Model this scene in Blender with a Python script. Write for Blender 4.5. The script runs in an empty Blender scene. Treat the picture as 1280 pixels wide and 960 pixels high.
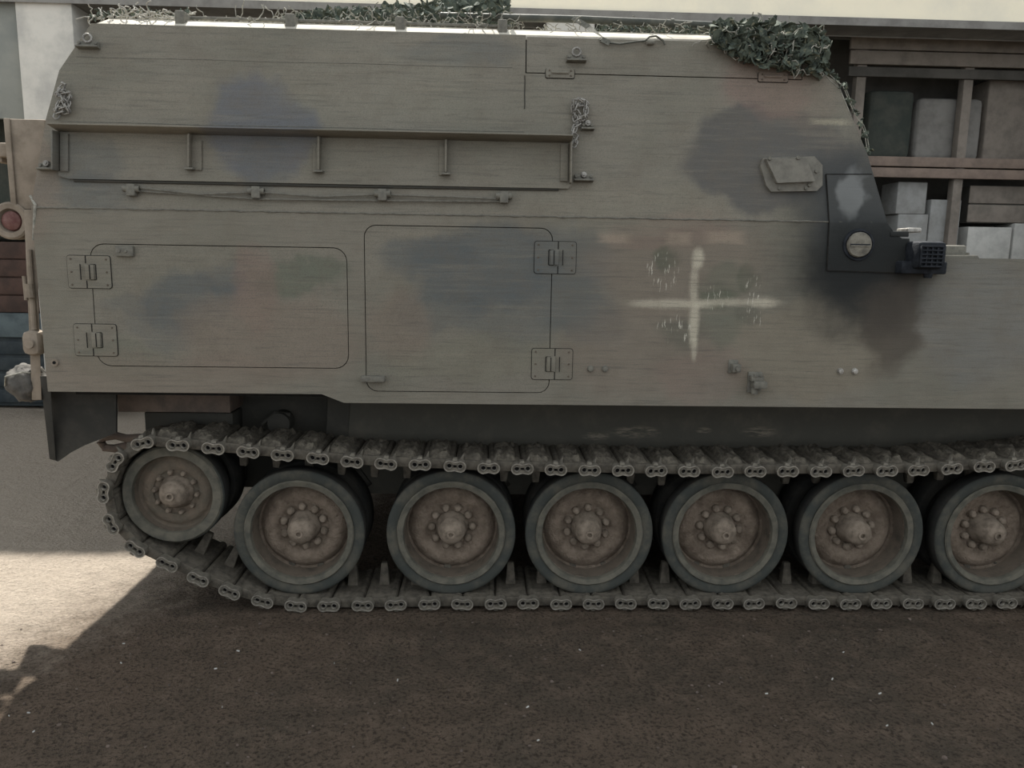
import bpy, bmesh, math, random
import numpy as np
from mathutils import Vector, Matrix, noise as mnoise
random.seed(7); np.random.seed(7)
D = bpy.data; scn = bpy.context.scene; COL = scn.collection
rad = math.radians

# ------------------------------------------------------------------ camera, sky, sun, exposure
CAM = Vector((0.0, -3.366, 1.6125))
YAW, TILT, ROLL = rad(2.161), rad(9.097), rad(0.927)
def cam_axes():
    f = Vector((math.sin(YAW)*math.cos(TILT), math.cos(YAW)*math.cos(TILT), -math.sin(TILT)))
    r = Vector((math.cos(YAW), -math.sin(YAW), 0)); u = r.cross(f)
    c, s = math.cos(ROLL), math.sin(ROLL)
    return r*c+u*s, u*c-r*s, f
RX, UX, FX = cam_axes()
cam = D.objects.new('camera', D.cameras.new('camera')); COL.objects.link(cam)
cam.data.sensor_width = 36; cam.data.lens = 36*960/1280; cam.data.clip_end = 200
m = Matrix((RX, UX, -FX)).transposed().to_4x4(); m.translation = CAM
cam.matrix_world = m
scn.camera = cam

w = D.worlds.new('sky'); scn.world = w; w.use_nodes = True
bg = w.node_tree.nodes['Background']; bg.inputs[0].default_value = (0.92, 0.96, 1.0, 1); bg.inputs[1].default_value = 1.0
sun = D.objects.new('sun', D.lights.new('sun', 'SUN')); COL.objects.link(sun)
sun.data.energy = 10.0; sun.data.angle = rad(1.2); sun.data.color = (1, 0.95, 0.88)
sun.rotation_euler = Vector((0.16, -0.62, -0.90)).to_track_quat('-Z', 'Y').to_euler()
vs = scn.view_settings; vs.view_transform = 'Standard'; vs.look = 'None'; vs.gamma = 1; vs.use_curve_mapping = False
vs.exposure = 0.38

# ------------------------------------------------------------------ measured points: the two planes of the near side
def ray(px, py): return FX + RX*((px-640)/960) - UX*((py-480)/960)
def S(px, py, Y=0.0):                       # point on the upright plane y = Y
    d = ray(px, py); t = (Y-CAM.y)/d.y; return CAM + d*t
LEAN = math.tan(rad(8)); FOLD = 1.803
def U(px, py, off=0.0):                     # point on the leaning upper side
    d = ray(px, py); t = ((CAM.z-FOLD)*LEAN + off - CAM.y)/(d.y-d.z*LEAN); return CAM + d*t
def low(x, z, o=0.0): return Vector((x, o, z))
def upp(x, z, o=0.0): return Vector((x, (z-FOLD)*LEAN+o, z))

# ------------------------------------------------------------------ materials
def nt(name):
    mt = D.materials.new(name); mt.use_nodes = True; t = mt.node_tree
    t.nodes['Principled BSDF'].inputs['Specular IOR Level'].default_value = .12      # everything is dust-matt
    return mt, t, t.nodes['Principled BSDF']
def N(t, kind, **kw):
    n = t.nodes.new(kind)
    for k, v in kw.items():
        if k == 'i':
            for a, b in v.items(): n.inputs[a].default_value = b
        else: setattr(n, k, v)
    return n
def L(t, a, b): t.links.new(a, b)
def mixc(t, fac, a, b, blend='MIX'):
    n = N(t, 'ShaderNodeMix', data_type='RGBA', blend_type=blend)
    for sock, v in ((n.inputs[0], fac), (n.inputs[6], a), (n.inputs[7], b)):
        if hasattr(v, 'is_linked'): L(t, v, sock)
        elif isinstance(v, (int, float)): sock.default_value = v
        else: sock.default_value = (*v, 1)
    return n.outputs[2]
def noise(t, vec, scale, detail=4, rough=.6, dist=0):
    n = N(t, 'ShaderNodeTexNoise', i={'Scale': scale, 'Detail': detail, 'Roughness': rough, 'Distortion': dist})
    L(t, vec, n.inputs['Vector']); return n
def ramp(t, fac, lo, hi, a=0., b=1., smooth=True):
    n = N(t, 'ShaderNodeMapRange', i={1: lo, 2: hi, 3: a, 4: b})
    if smooth: n.interpolation_type = 'SMOOTHSTEP'
    L(t, fac, n.inputs[0]); return n.outputs[0]
def pos(t): return N(t, 'ShaderNodeNewGeometry').outputs['Position']
def obj_co(t): return N(t, 'ShaderNodeTexCoord').outputs['Object']
def vm(t, op, a, b=None):
    n = N(t, 'ShaderNodeVectorMath', operation=op)
    for k, v in enumerate((a, b)):
        if v is None: continue
        if hasattr(v, 'is_linked'): L(t, v, n.inputs[k])
        else: n.inputs[k].default_value = v
    return n.outputs['Value' if op in ('LENGTH', 'DOT_PRODUCT') else 'Vector']
def mathn(t, op, a, b):
    n = N(t, 'ShaderNodeMath', operation=op)
    for k, v in enumerate((a, b)):
        if hasattr(v, 'is_linked'): L(t, v, n.inputs[k])
        else: n.inputs[k].default_value = v
    return n.outputs[0]
def bump(t, bsdf, h, strength=.3, dist=.01):
    n = N(t, 'ShaderNodeBump', i={'Strength': strength, 'Distance': dist}); L(t, h, n.inputs['Height'])
    L(t, n.outputs[0], bsdf.inputs['Normal'])
def c255(r, g, b): return tuple(((v/255+.055)/1.055)**2.4 if v > 10 else v/255/12.92 for v in (r, g, b))

def simple(name, col, col2=None, scale=12, rough=.85, bmp=.25, bscale=60, metal=0., lo=.35, hi=.7, local=False, bdist=.006):
    mt, t, b = nt(name); p = obj_co(t) if local else pos(t)
    n = noise(t, p, scale, 6, .65)
    out = mixc(t, ramp(t, n.outputs[0], lo, hi), col, col2 or tuple(c*.7 for c in col))
    L(t, out, b.inputs['Base Color']); b.inputs['Roughness'].default_value = rough; b.inputs['Metallic'].default_value = metal
    if bmp: bump(t, b, noise(t, p, bscale, 5, .7).outputs[0], bmp, bdist)
    return mt

BASE = (.178, .167, .138)
BLUE = (.084, .096, .099); GREEN = (.088, .108, .080); BROWN = (.182, .148, .118); RED = (.192, .130, .110); SOOT = (.017, .019, .019); TAN = (.245, .215, .165)
def camo():
    mt, t, b = nt('camouflage_paint')
    p = pos(t)
    sx = N(t, 'ShaderNodeSeparateXYZ'); L(t, p, sx.inputs[0])
    cx = N(t, 'ShaderNodeCombineXYZ'); L(t, sx.outputs[0], cx.inputs[0]); L(t, sx.outputs[2], cx.inputs[1])
    q0 = cx.outputs[0]
    wob = noise(t, p, 3.6, 4, .6)
    q = vm(t, 'ADD', q0, vm(t, 'MULTIPLY', vm(t, 'SUBTRACT', wob.outputs['Color'], (.5, .5, .5)), (.26, .26, 0)))
    big = noise(t, p, 1.6, 4, .6)
    col = mixc(t, ramp(t, big.outputs[0], .35, .7), BASE, (.150, .145, .118))
    def blob(px, py, rx, ry, c, st, edge=.25, up=None, qq=None, box=False):
        nonlocal col
        if up is None: up = py < 268
        P = U(px, py) if up else S(px, py)
        k = 1/279.
        d = vm(t, 'SUBTRACT', qq or q, (P.x, P.z, 0))
        if box:
            d = vm(t, 'ABSOLUTE', d); d = vm(t, 'MULTIPLY', d, (1/(rx*k), 1/(ry*k), 0))
            s2 = N(t, 'ShaderNodeSeparateXYZ'); L(t, d, s2.inputs[0]); l = mathn(t, 'MAXIMUM', s2.outputs[0], s2.outputs[1])
        else:
            d = vm(t, 'MULTIPLY', d, (1/(rx*k), 1/(ry*k), 0)); l = vm(t, 'LENGTH', d)
        f = ramp(t, l, 1-edge, 1+edge, st, 0.)
        col = mixc(t, f, col, c)
    for a in [
        # px, py, rx, ry, paint, strength (edge)
        (325, 160, 62, 64, (.108, .115, .127), .85, .15), (575, 66, 82, 20, BLUE, .45), (330, 205, 30, 40, BLUE, .3),
        (605, 335, 92, 48, BLUE, .75, .2), (540, 325, 62, 30, BLUE, .6, .2), (550, 385, 60, 22, BLUE, .45), (715, 325, 50, 52, BLUE, .55), (640, 390, 60, 50, BLUE, .45),
        (240, 378, 58, 36, BLUE, .7), (275, 350, 30, 20, BLUE, .5), (170, 385, 45, 16, BLUE, .35), (205, 410, 50, 22, BLUE, .35), (960, 198, 102, 62, (.082, .082, .080), .85, .12),
        (740, 402, 42, 26, BLUE, .5), (720, 375, 60, 40, BLUE, .35), (100, 240, 60, 20, BLUE, .5), (110, 205, 40, 35, BLUE, .4),
        (1225, 400, 85, 80, (.150, .152, .145), .6), (40, 220, 30, 70, BROWN, .6), (150, 450, 60, 20, GREEN, .3),
        (375, 345, 50, 18, GREEN, .6), (180, 150, 90, 40, TAN, .15),
        (320, 370, 30, 50, RED, .5), (340, 420, 110, 50, BROWN, .6), (200, 470, 150, 30, BROWN, .5), (500, 405, 40, 40, BROWN, .6),
        (590, 450, 90, 30, (.165, .16, .12), .4), (960, 110, 55, 36, RED, .55), (1000, 120, 50, 40, BROWN, .4),
        (850, 330, 110, 60, BROWN, .55), (830, 290, 70, 22, RED, .3), (800, 440, 95, 60, BROWN, .5), (1010, 440, 110, 60, (.195, .172, .130), .6),
        (880, 470, 60, 30, RED, .25), (780, 260, 120, 30, (.205, .19, .15), .4), (480, 105, 120, 45, (.19, .185, .15), .4),
        (900, 400, 30, 40, GREEN, .35), (905, 355, 32, 20, GREEN, .4),
        (830, 325, 14, 14, (.08, .09, .065), .7, .4), (895, 370, 20, 14, (.08, .1, .07), .6, .4), (845, 412, 26, 20, (.09, .095, .075), .6, .4),
        (940, 352, 14, 14, (.08, .09, .065), .6, .4), (935, 398, 16, 12, (.09, .095, .075), .5, .4),
    ]: blob(*a)
    # spray-painted cross and old over-painted marks
    fine = noise(t, p, 60, 3, .6)
    q2 = vm(t, 'ADD', q0, vm(t, 'MULTIPLY', vm(t, 'SUBTRACT', fine.outputs['Color'], (.5, .5, .5)), (.012, .012, 0)))
    WH = (.46, .43, .34)
    for (a, c, wd, st) in (((873, 318), (872, 328), 7, .7), ((869, 335), (866, 375), 4, .4), ((867, 380), (868, 425), 6, .6), ((868, 420), (868, 446), 4, .45),
                           ((797, 381), (885, 379), 5, .5), ((880, 379), (968, 377), 4, .45), ((945, 376), (966, 380), 5, .35)):
        x, y = (a[0]+c[0])/2, (a[1]+c[1])/2
        blob(x, y, abs(a[0]-c[0])/2+wd, abs(a[1]-c[1])/2+wd, WH, st, .45 if wd > 5 else .5, False, q2, False)
        blob(x, y, abs(a[0]-c[0])/2+wd*.55, abs(a[1]-c[1])/2+wd*.55, WH, st*.8, .3, False, q2, True)
    for (x, y, rx, ry) in ((848, 298, 14, 7), (906, 297, 22, 7), (768, 298, 18, 5)):
        blob(x, y, rx, ry, (.29, .24, .185), .6, .45, False, q2, True)
    blob(1038, 152, 22, 3.5, (.30, .28, .21), .75, .5, True, q2, True)
    # pale scratches in the old marks
    st = noise(t, vm(t, 'MULTIPLY', q2, (150, 16, 1)), 1, 2, .5)
    sc = ramp(t, st.outputs[0], .60, .66)
    for (x, y, rx, ry) in ((828, 340, 22, 26), (842, 412, 24, 20), (892, 372, 22, 16), (942, 365, 12, 22), (940, 398, 14, 16)):
        P = S(x, y); d = vm(t, 'LENGTH', vm(t, 'MULTIPLY', vm(t, 'SUBTRACT', q0, (P.x, P.z, 0)), (279/rx, 279/ry, 0)))
        col = mixc(t, mathn(t, 'MULTIPLY', sc, ramp(t, d, .8, 1., .75, 0)), col, (.55, .53, .45))
    # dust in horizontal wipe marks, specks
    wipe = noise(t, vm(t, 'MULTIPLY', p, (2.2, 2.2, 42)), 1, 5, .7)
    col = mixc(t, ramp(t, wipe.outputs[0], .45, .75, 0, .40), col, (.215, .195, .155))
    wipe2 = noise(t, vm(t, 'MULTIPLY', p, (3.5, 3.5, 70)), 1.3, 4, .7, .4)
    col = mixc(t, ramp(t, wipe2.outputs[0], .48, .74, 0, .55), col, (.085, .083, .072))
    mott = noise(t, p, 7, 8, .75)
    col = mixc(t, ramp(t, mott.outputs[0], .40, .72, 0, .4), col, (.125, .108, .085))
    speck = noise(t, p, 260, 2, .7)
    col = mixc(t, ramp(t, speck.outputs[0], .45, .72, 0, .45), col, (.07, .066, .055))
    # soot round the exhaust outlet, wiped clean on the filler panel
    for a in [(1080, 322, 92, 78, SOOT, .85, .55, False), (1062, 250, 60, 62, (.045, .049, .050), .85, .45, True), (1085, 350, 66, 66, SOOT, .75, .45), (1112, 405, 36, 66, (.06, .052, .043), .75, .3),
              (1085, 325, 52, 42, SOOT, .8, .4, False), (1062, 240, 20, 26, (.150, .157, .155), .9, .25, True), (1060, 262, 13, 16, (.12, .127, .125), .6, .4, True)]: blob(*a)
    L(t, col, b.inputs['Base Color'])
    b.inputs['Roughness'].default_value = .72
    h = mathn(t, 'ADD', mathn(t, 'MULTIPLY', wipe.outputs[0], .6), mathn(t, 'MULTIPLY', speck.outputs[0], .35))
    bump(t, b, h, .35, .006)
    return mt
M = {}
M['camo'] = camo()
M['seam'] = simple('seam_dark', (.012, .012, .011), (.02, .019, .017), 30, .95, 0)
M['hardware'] = simple('painted_steel_fitting', (.150, .145, .122), (.10, .097, .085), 40, .7, .3, 120)
M['bright_steel'] = simple('bare_steel', (.42, .41, .38), (.20, .19, .17), 40, .45, .3, 140, .6)
M['lower'] = simple('shaded_lower_hull_paint', (.045, .044, .038), (.070, .064, .054), 7, .85, .2, 60, lo=.45, hi=.8)  # dark paint lowered further, for the deep shade under the hull
def scuff():
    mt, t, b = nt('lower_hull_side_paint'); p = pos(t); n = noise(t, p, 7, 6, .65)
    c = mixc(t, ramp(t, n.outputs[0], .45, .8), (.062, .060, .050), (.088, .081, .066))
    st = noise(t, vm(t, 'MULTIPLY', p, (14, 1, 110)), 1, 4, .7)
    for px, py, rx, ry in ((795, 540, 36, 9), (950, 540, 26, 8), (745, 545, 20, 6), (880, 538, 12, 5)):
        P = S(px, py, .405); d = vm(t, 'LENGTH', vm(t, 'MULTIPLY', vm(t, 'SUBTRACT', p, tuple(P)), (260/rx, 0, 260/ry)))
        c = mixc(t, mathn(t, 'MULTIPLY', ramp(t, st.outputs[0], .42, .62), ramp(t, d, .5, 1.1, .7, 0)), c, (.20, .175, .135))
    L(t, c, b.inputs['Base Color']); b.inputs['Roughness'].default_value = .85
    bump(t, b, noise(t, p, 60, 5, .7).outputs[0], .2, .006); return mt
M['scuffed'] = scuff()
M['rustbrown'] = simple('dusty_brown_paint', (.125, .098, .080), (.085, .07, .06), 14, .9, .3, 70)
M['rubber'] = simple('tyre_rubber', (.040, .044, .040), (.085, .080, .064), 9, .8, .35, 80, lo=.4, hi=.75, bdist=.004)
M['barrel'] = simple('rim_barrel_shade', (.110, .090, .070), (.050, .044, .036), 14, .9, .4, 60, lo=.4, hi=.8)  # darker than the mud disc: shade of the recess painted into it
M['rim'] = simple('wheel_rim_dust', (.115, .108, .086), (.062, .062, .052), 16, .75, .35, 90, bdist=.004)
M['darkrubber'] = simple('shaded_tyre_rubber', (.022, .023, .022), (.04, .038, .033), 9, .9, .3, 80)  # near-black: deep shade behind the wheels put into the rubber colour
M['mud'] = simple('dried_mud', (.265, .215, .168), (.135, .106, .081), 16, .95, 1.0, 55, lo=.3, hi=.75, bdist=.022)
M['mudcap'] = simple('hub_dust', (.215, .178, .140), (.110, .090, .070), 25, .9, .5, 70, bdist=.005)
M['track'] = simple('track_steel', (.105, .094, .075), (.052, .047, .039), 30, .75, .5, 110, lo=.35, hi=.7, bdist=.005)
M['connector'] = simple('connector_steel', (.165, .152, .125), (.085, .078, .064), 50, .6, .4, 150, .25, lo=.3, hi=.75, bdist=.003)
M['pad'] = simple('track_pad_mud', (.150, .134, .106), (.060, .054, .044), 34, .95, .9, 45, lo=.3, hi=.7, bdist=.02)
M['hole'] = simple('socket_black', (.008, .008, .008), (.012, .012, .012), 20, .95, 0)
M['flap'] = simple('mud_flap_rubber', (.030, .030, .027), (.050, .047, .041), 6, .85, .25, 120)
M['soot'] = simple('soot_black', (.010, .012, .015), (.022, .025, .03), 30, .7, .4, 90)
M['lens'] = simple('red_lens', (.095, .040, .036), (.15, .085, .075), 30, .35, .2, 60)
M['rearbeige'] = simple('faded_beige_paint', (.23, .195, .155), (.16, .135, .105), 14, .8, .3, 60)
M['netcord'] = simple('net_cord', (.30, .29, .25), (.14, .14, .12), 60, .9, 0)
M['tarp'] = simple('clear_plastic_wrap', (.10, .095, .085), (.055, .052, .047), 18, .7, .6, 40, bdist=.01)
M['chain'] = simple('chain_steel', (.30, .29, .265), (.12, .115, .105), 60, .5, .3, 150, .5)
M['coverpaint'] = simple('grey_tan_paint', (.165, .158, .135), (.12, .115, .10), 20, .75, .3, 90)
M['pole'] = simple('dark_pole_paint', (.05, .055, .048), (.09, .09, .075), 18, .55, .2, 80)
M['strap'] = simple('webbing_strap', (.14, .14, .12), (.08, .08, .07), 50, .9, .4, 200)
M['cream'] = simple('cream_plaster', (.80, .74, .58), (.70, .66, .54), 1.5, .9, .2, 20)
M['concrete'] = simple('pale_concrete', (.50, .48, .43), (.36, .35, .32), 3, .9, .3, 30)
M['beam'] = simple('grey_beam_paint', (.20, .195, .18), (.14, .135, .125), 5, .8, .2, 40)
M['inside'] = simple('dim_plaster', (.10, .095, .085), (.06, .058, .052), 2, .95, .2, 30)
M['wood'] = simple('weathered_plank', (.215, .190, .163), (.15, .135, .116), 6, .9, .4, 60)
M['woodred'] = simple('reddish_plank', (.215, .168, .138), (.15, .12, .10), 6, .9, .4, 60)
M['darkred'] = simple('dark_red_brown_plank', (.085, .055, .045), (.055, .04, .034), 6, .9, .4, 60)
M['greygreen'] = simple('dark_green_canvas', (.040, .048, .042), (.065, .068, .058), 5, .9, .4, 40)
M['bluegrey'] = simple('blue_grey_paint', (.10, .125, .13), (.06, .075, .08), 6, .6, .2, 50)
M['darkblue'] = simple('dark_blue_grey_paint', (.028, .036, .040), (.05, .058, .06), 6, .6, .2, 50)
M['shutter'] = simple('grey_green_shutter', (.23, .235, .21), (.18, .19, .175), 3, .8, .2, 30)
M['palebox'] = simple('pale_block', (.27, .275, .265), (.21, .21, .20), 8, .9, .3, 50)
M['whitebox'] = simple('whitewashed_block', (.46, .46, .43), (.36, .36, .34), 8, .9, .3, 50)
M['roofsun'] = simple('sunlit_pale_roof', (.44, .42, .36), (.30, .28, .24), 8, .9, .3, 60)  # paled so the roof edge reads sunlit white; sun glare put into the colour
M['twig'] = simple('dry_twig', (.40, .39, .35), (.22, .21, .18), 60, .9, 0)
def netleaf():
    mt, t, b = nt('net_cloth_scraps'); n = noise(t, pos(t), 38, 3, .6)
    c = mixc(t, ramp(t, n.outputs[0], .35, .5), (.038, .048, .042), (.080, .095, .075))
    c = mixc(t, ramp(t, n.outputs[0], .58, .68), c, (.20, .19, .13))
    L(t, c, b.inputs['Base Color']); b.inputs['Roughness'].default_value = .85
    return mt
M['netleaf'] = netleaf()
def dirt():
    mt, t, b = nt('packed_dirt'); p = pos(t)
    a = noise(t, p, .9, 6, .6); d = noise(t, p, 9, 8, .7); e = noise(t, p, 70, 4, .7); g = noise(t, p, 320, 2, .6)
    c = mixc(t, ramp(t, a.outputs[0], .35, .65), (.118, .088, .064), (.086, .070, .053))
    c = mixc(t, ramp(t, d.outputs[0], .42, .70, 0, .7), c, (.165, .124, .092))
    c = mixc(t, ramp(t, e.outputs[0], .46, .66, 0, .85), c, (.034, .026, .019))
    c = mixc(t, ramp(t, g.outputs[0], .66, .74, 0, .6), c, (.26, .23, .19))
    # dry yard painted sunlit-pale behind the vehicle and off its tail; shaded brown elsewhere
    s = N(t, 'ShaderNodeSeparateXYZ'); L(t, p, s.inputs[0])
    k = mathn(t, 'ADD', mathn(t, 'MULTIPLY', s.outputs[0], -1.0), mathn(t, 'MULTIPLY', s.outputs[1], .55))
    k = mathn(t, 'ADD', k, mathn(t, 'MULTIPLY', d.outputs[0], .8))
    c = mixc(t, ramp(t, k, 1.7, 2.7, 0, .85), c, mixc(t, ramp(t, e.outputs[0], .35, .75), (.44, .385, .315), (.31, .265, .215)))
    L(t, c, b.inputs['Base Color']); b.inputs['Roughness'].default_value = .95
    h = mathn(t, 'ADD', mathn(t, 'MULTIPLY', d.outputs[0], 1.2), mathn(t, 'ADD', mathn(t, 'MULTIPLY', e.outputs[0], .5), mathn(t, 'MULTIPLY', g.outputs[0], .12)))
    bump(t, b, h, 1.0, .05)
    return mt
M['dirt'] = dirt()

# ------------------------------------------------------------------ object helpers
WM = {}
def put(name, me, mat, parent=None, mtx=None, smooth=35):
    o = D.objects.new(name, me); COL.objects.link(o)
    mtx = mtx or Matrix()
    if mat and me and not me.materials: me.materials.append(M[mat])
    o.matrix_basis = mtx; WM[o.name] = mtx
    if parent: o.parent = parent; o.matrix_parent_inverse = WM[parent.name].inverted()
    return o
def empty(name, loc): 
    o = D.objects.new(name, None); COL.objects.link(o); mt = Matrix.Translation(loc); o.matrix_basis = mt; WM[o.name] = mt; return o
def tag(o, label=None, cat=None, group=None, kind=None):
    for k, v in (('label', label), ('category', cat), ('group', group), ('kind', kind)):
        if v: o[k] = v
    return o
class MB:
    def __init__(s): s.bm = bmesh.new()
    def box(s, x0, x1, y0, y1, z0, z1, bev=0, mtx=None):
        r = bmesh.ops.create_cube(s.bm, size=1)
        vs_ = r['verts']
        for v in vs_: v.co = Vector((x0+(v.co.x+.5)*(x1-x0), y0+(v.co.y+.5)*(y1-y0), z0+(v.co.z+.5)*(z1-z0)))
        if mtx: bmesh.ops.transform(s.bm, matrix=mtx, verts=vs_)
        if bev: bmesh.ops.bevel(s.bm, geom=list({e for v in vs_ for e in v.link_edges}), offset=bev, segments=2, affect='EDGES', profile=.5)
        return s
    def hexa(s, pts, bev=0):      # eight corners: bottom loop then top loop
        v = [s.bm.verts.new(p) for p in pts]
        for f in ((0,1,2,3), (7,6,5,4), (0,4,5,1), (1,5,6,2), (2,6,7,3), (3,7,4,0)): s.bm.faces.new([v[i] for i in f])
        if bev: bmesh.ops.bevel(s.bm, geom=list({e for a in v for e in a.link_edges}), offset=bev, segments=2, affect='EDGES', profile=.5)
        return s
    def cyl(s, a, b, r, r2=None, n=16):
        a = Vector(a); b = Vector(b); d = b-a; q = d.to_track_quat('Z', 'Y').to_matrix().to_4x4()
        bmesh.ops.create_cone(s.bm, cap_ends=True, segments=n, radius1=r, radius2=r if r2 is None else r2, depth=d.length, matrix=Matrix.Translation((a+b)/2) @ q)
        return s
    def tube(s, pts, r, n=8, closed=False):
        pts = [Vector(p) for p in pts]; rings = []; k = len(pts)
        up = Vector((.123, .311, .94)).normalized()
        for i, p in enumerate(pts):
            d = (pts[(i+1) % k]-pts[i-1]) if closed else (pts[min(i+1, k-1)]-pts[max(i-1, 0)])
            d.normalize(); e = d.cross(up)
            if e.length < .05: e = d.cross(Vector((1, 0, 0)))
            e.normalize(); g = d.cross(e)
            rr = r[i] if isinstance(r, (list, tuple)) else r
            rings.append([s.bm.verts.new(p+(e*math.cos(2*math.pi*j/n)+g*math.sin(2*math.pi*j/n))*rr) for j in range(n)])
        for i in range(k if closed else k-1):
            A, B = rings[i], rings[(i+1) % k]
            for j in range(n): s.bm.faces.new((A[j], A[(j+1) % n], B[(j+1) % n], B[j]))
        if not closed: s.bm.faces.new(rings[0]); s.bm.faces.new(rings[-1])
        return s
    def lathe(s, prof, n=40, c=(0, 0, 0), jit=0):    # profile (r, y) turned about the y axis through c
        rings = []
        for (r, y) in prof:
            if r < 1e-6: rings.append([s.bm.verts.new((c[0], c[1]+y, c[2]))]); continue
            rings.append([s.bm.verts.new((c[0]+r*math.cos(2*math.pi*j/n)*(1+jit*(random.random()-.5)), c[1]+y+jit*.08*(random.random()-.5), c[2]+r*math.sin(2*math.pi*j/n)*(1+jit*(random.random()-.5)))) for j in range(n)])
        for A, B in zip(rings, rings[1:]):
            for j in range(n):
                if len(A) == 1 and len(B) == 1: continue
                if len(A) == 1: s.bm.faces.new((A[0], B[j], B[(j+1) % n]))
                elif len(B) == 1: s.bm.faces.new((A[j], A[(j+1) % n], B[0]))
                else: s.bm.faces.new((A[j], A[(j+1) % n], B[(j+1) % n], B[j]))
        return s
    def plate(s, outer, holes, fn, t0, t1):          # flat plate with holes; fn maps (x, z, offset) to space
        edges = []
        for loop in [outer]+list(holes):
            v = [s.bm.verts.new((x, 0, z)) for x, z in loop]
            edges += [s.bm.edges.new((v[i], v[(i+1) % len(v)])) for i in range(len(v))]
        r = bmesh.ops.triangle_fill(s.bm, edges=edges, use_beauty=True, use_dissolve=False)
        fs = [g for g in r['geom'] if isinstance(g, bmesh.types.BMFace)]
        v0 = {v for f in fs for v in f.verts}
        ex = bmesh.ops.extrude_face_region(s.bm, geom=fs)
        v1 = [g for g in ex['geom'] if isinstance(g, bmesh.types.BMVert)]
        for v in v0: v.co = fn(v.co.x, v.co.z, t0)
        for v in v1: v.co = fn(v.co.x, v.co.z, t1)
        return s
    def mesh(s, name='m', smooth=35, recalc=True):
        if recalc: bmesh.ops.recalc_face_normals(s.bm, faces=s.bm.faces)
        me = D.meshes.new(name); s.bm.to_mesh(me); s.bm.free()
        if smooth:
            me.polygons.foreach_set('use_smooth', [True]*len(me.polygons)); me.set_sharp_from_angle(angle=rad(smooth))
        return me
    def build(s, name, mat, parent=None, mtx=None, smooth=35): return put(name, s.mesh(name, smooth), mat, parent, mtx)
def rrect(x0, x1, z0, z1, r, n=5):
    out = []
    for cx, cz, a0 in ((x1-r, z1-r, 0), (x0+r, z1-r, 90), (x0+r, z0+r, 180), (x1-r, z0+r, 270)):
        for k in range(n+1):
            a = rad(a0+90*k/n); out.append((cx+r*math.cos(a), cz+r*math.sin(a)))
    return out
def inset_poly(poly, d):          # shrink a convex loop
    n = len(poly); out = []
    ar = sum(poly[i][0]*poly[(i+1) % n][1]-poly[(i+1) % n][0]*poly[i][1] for i in range(n))
    sg = 1 if ar > 0 else -1
    for i in range(n):
        a, b, c = Vector(poly[i-1]), Vector(poly[i]), Vector(poly[(i+1) % n])
        e1 = (b-a).normalized(); e2 = (c-b).normalized()
        n1 = Vector((-e1.y, e1.x))*sg; n2 = Vector((-e2.y, e2.x))*sg
        bis = (n1+n2); bis = bis/max(bis.length_squared, .2)*2
        out.append(tuple(b+bis*d))
    return out

# ------------------------------------------------------------------ ground
def build_ground():
    def axis(lo, hi, f0, f1, fine, coarse):
        a = list(np.arange(lo, f0, coarse))+list(np.arange(f0, f1, fine))+list(np.arange(f1, hi+coarse, coarse)); return a
    xs = axis(-24, 24, -3.4, 3.4, .035, .6); ys = axis(-14, 26, -1.6, 1.2, .035, .5)
    def hgt(x, y):
        h = .018*mnoise.noise(Vector((x*1.1, y*1.6, 3))) + .010*mnoise.noise(Vector((x*4, y*5, 7))) + .006*mnoise.noise(Vector((x*12, y*14, 1)))
        h += .004*mnoise.noise(Vector((x*30, y*34, 5)))
        if -.12 < y < .48 and -1.0 < x < 4.0: h = h*.35 + .004          # pressed flat under the track
        elif -.35 < y <= -.12 and x > -1.2: h += .020*math.sin((y+.35)/.23*math.pi)*(.6+.8*mnoise.noise(Vector((x*3, 2, 9))))   # small berm
        return h
    verts = [(x, y, hgt(x, y)) for y in ys for x in xs]; nx = len(xs)
    faces = [(j*nx+i, j*nx+i+1, (j+1)*nx+i+1, (j+1)*nx+i) for j in range(len(ys)-1) for i in range(nx-1)]
    me = D.meshes.new('ground'); me.from_pydata(verts, [], faces); me.polygons.foreach_set('use_smooth', [True]*len(faces))
    tag(put('ground', me, 'dirt'), 'packed brown dirt yard, painted sunlit-pale behind the vehicle', None, None, 'structure')
    b = MB()
    for k in range(420):
        x, y = random.uniform(-2.2, 2.6), random.uniform(-1.5, -.08); r = random.uniform(.002, .007)*(1.6 if random.random() < .06 else 1)
        g = bmesh.ops.create_icosphere(b.bm, subdivisions=1, radius=r)
        for v in g['verts']: v.co = Vector((v.co.x*random.uniform(.7, 1.4)+x, v.co.y*random.uniform(.7, 1.4)+y, v.co.z*.7+hgt(x, y)+r*.3))
    tag(b.build('gravel', 'rustbrown', None), 'small stones and clods scattered on the dirt', 'gravel', None, 'stuff')
build_ground()

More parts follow.
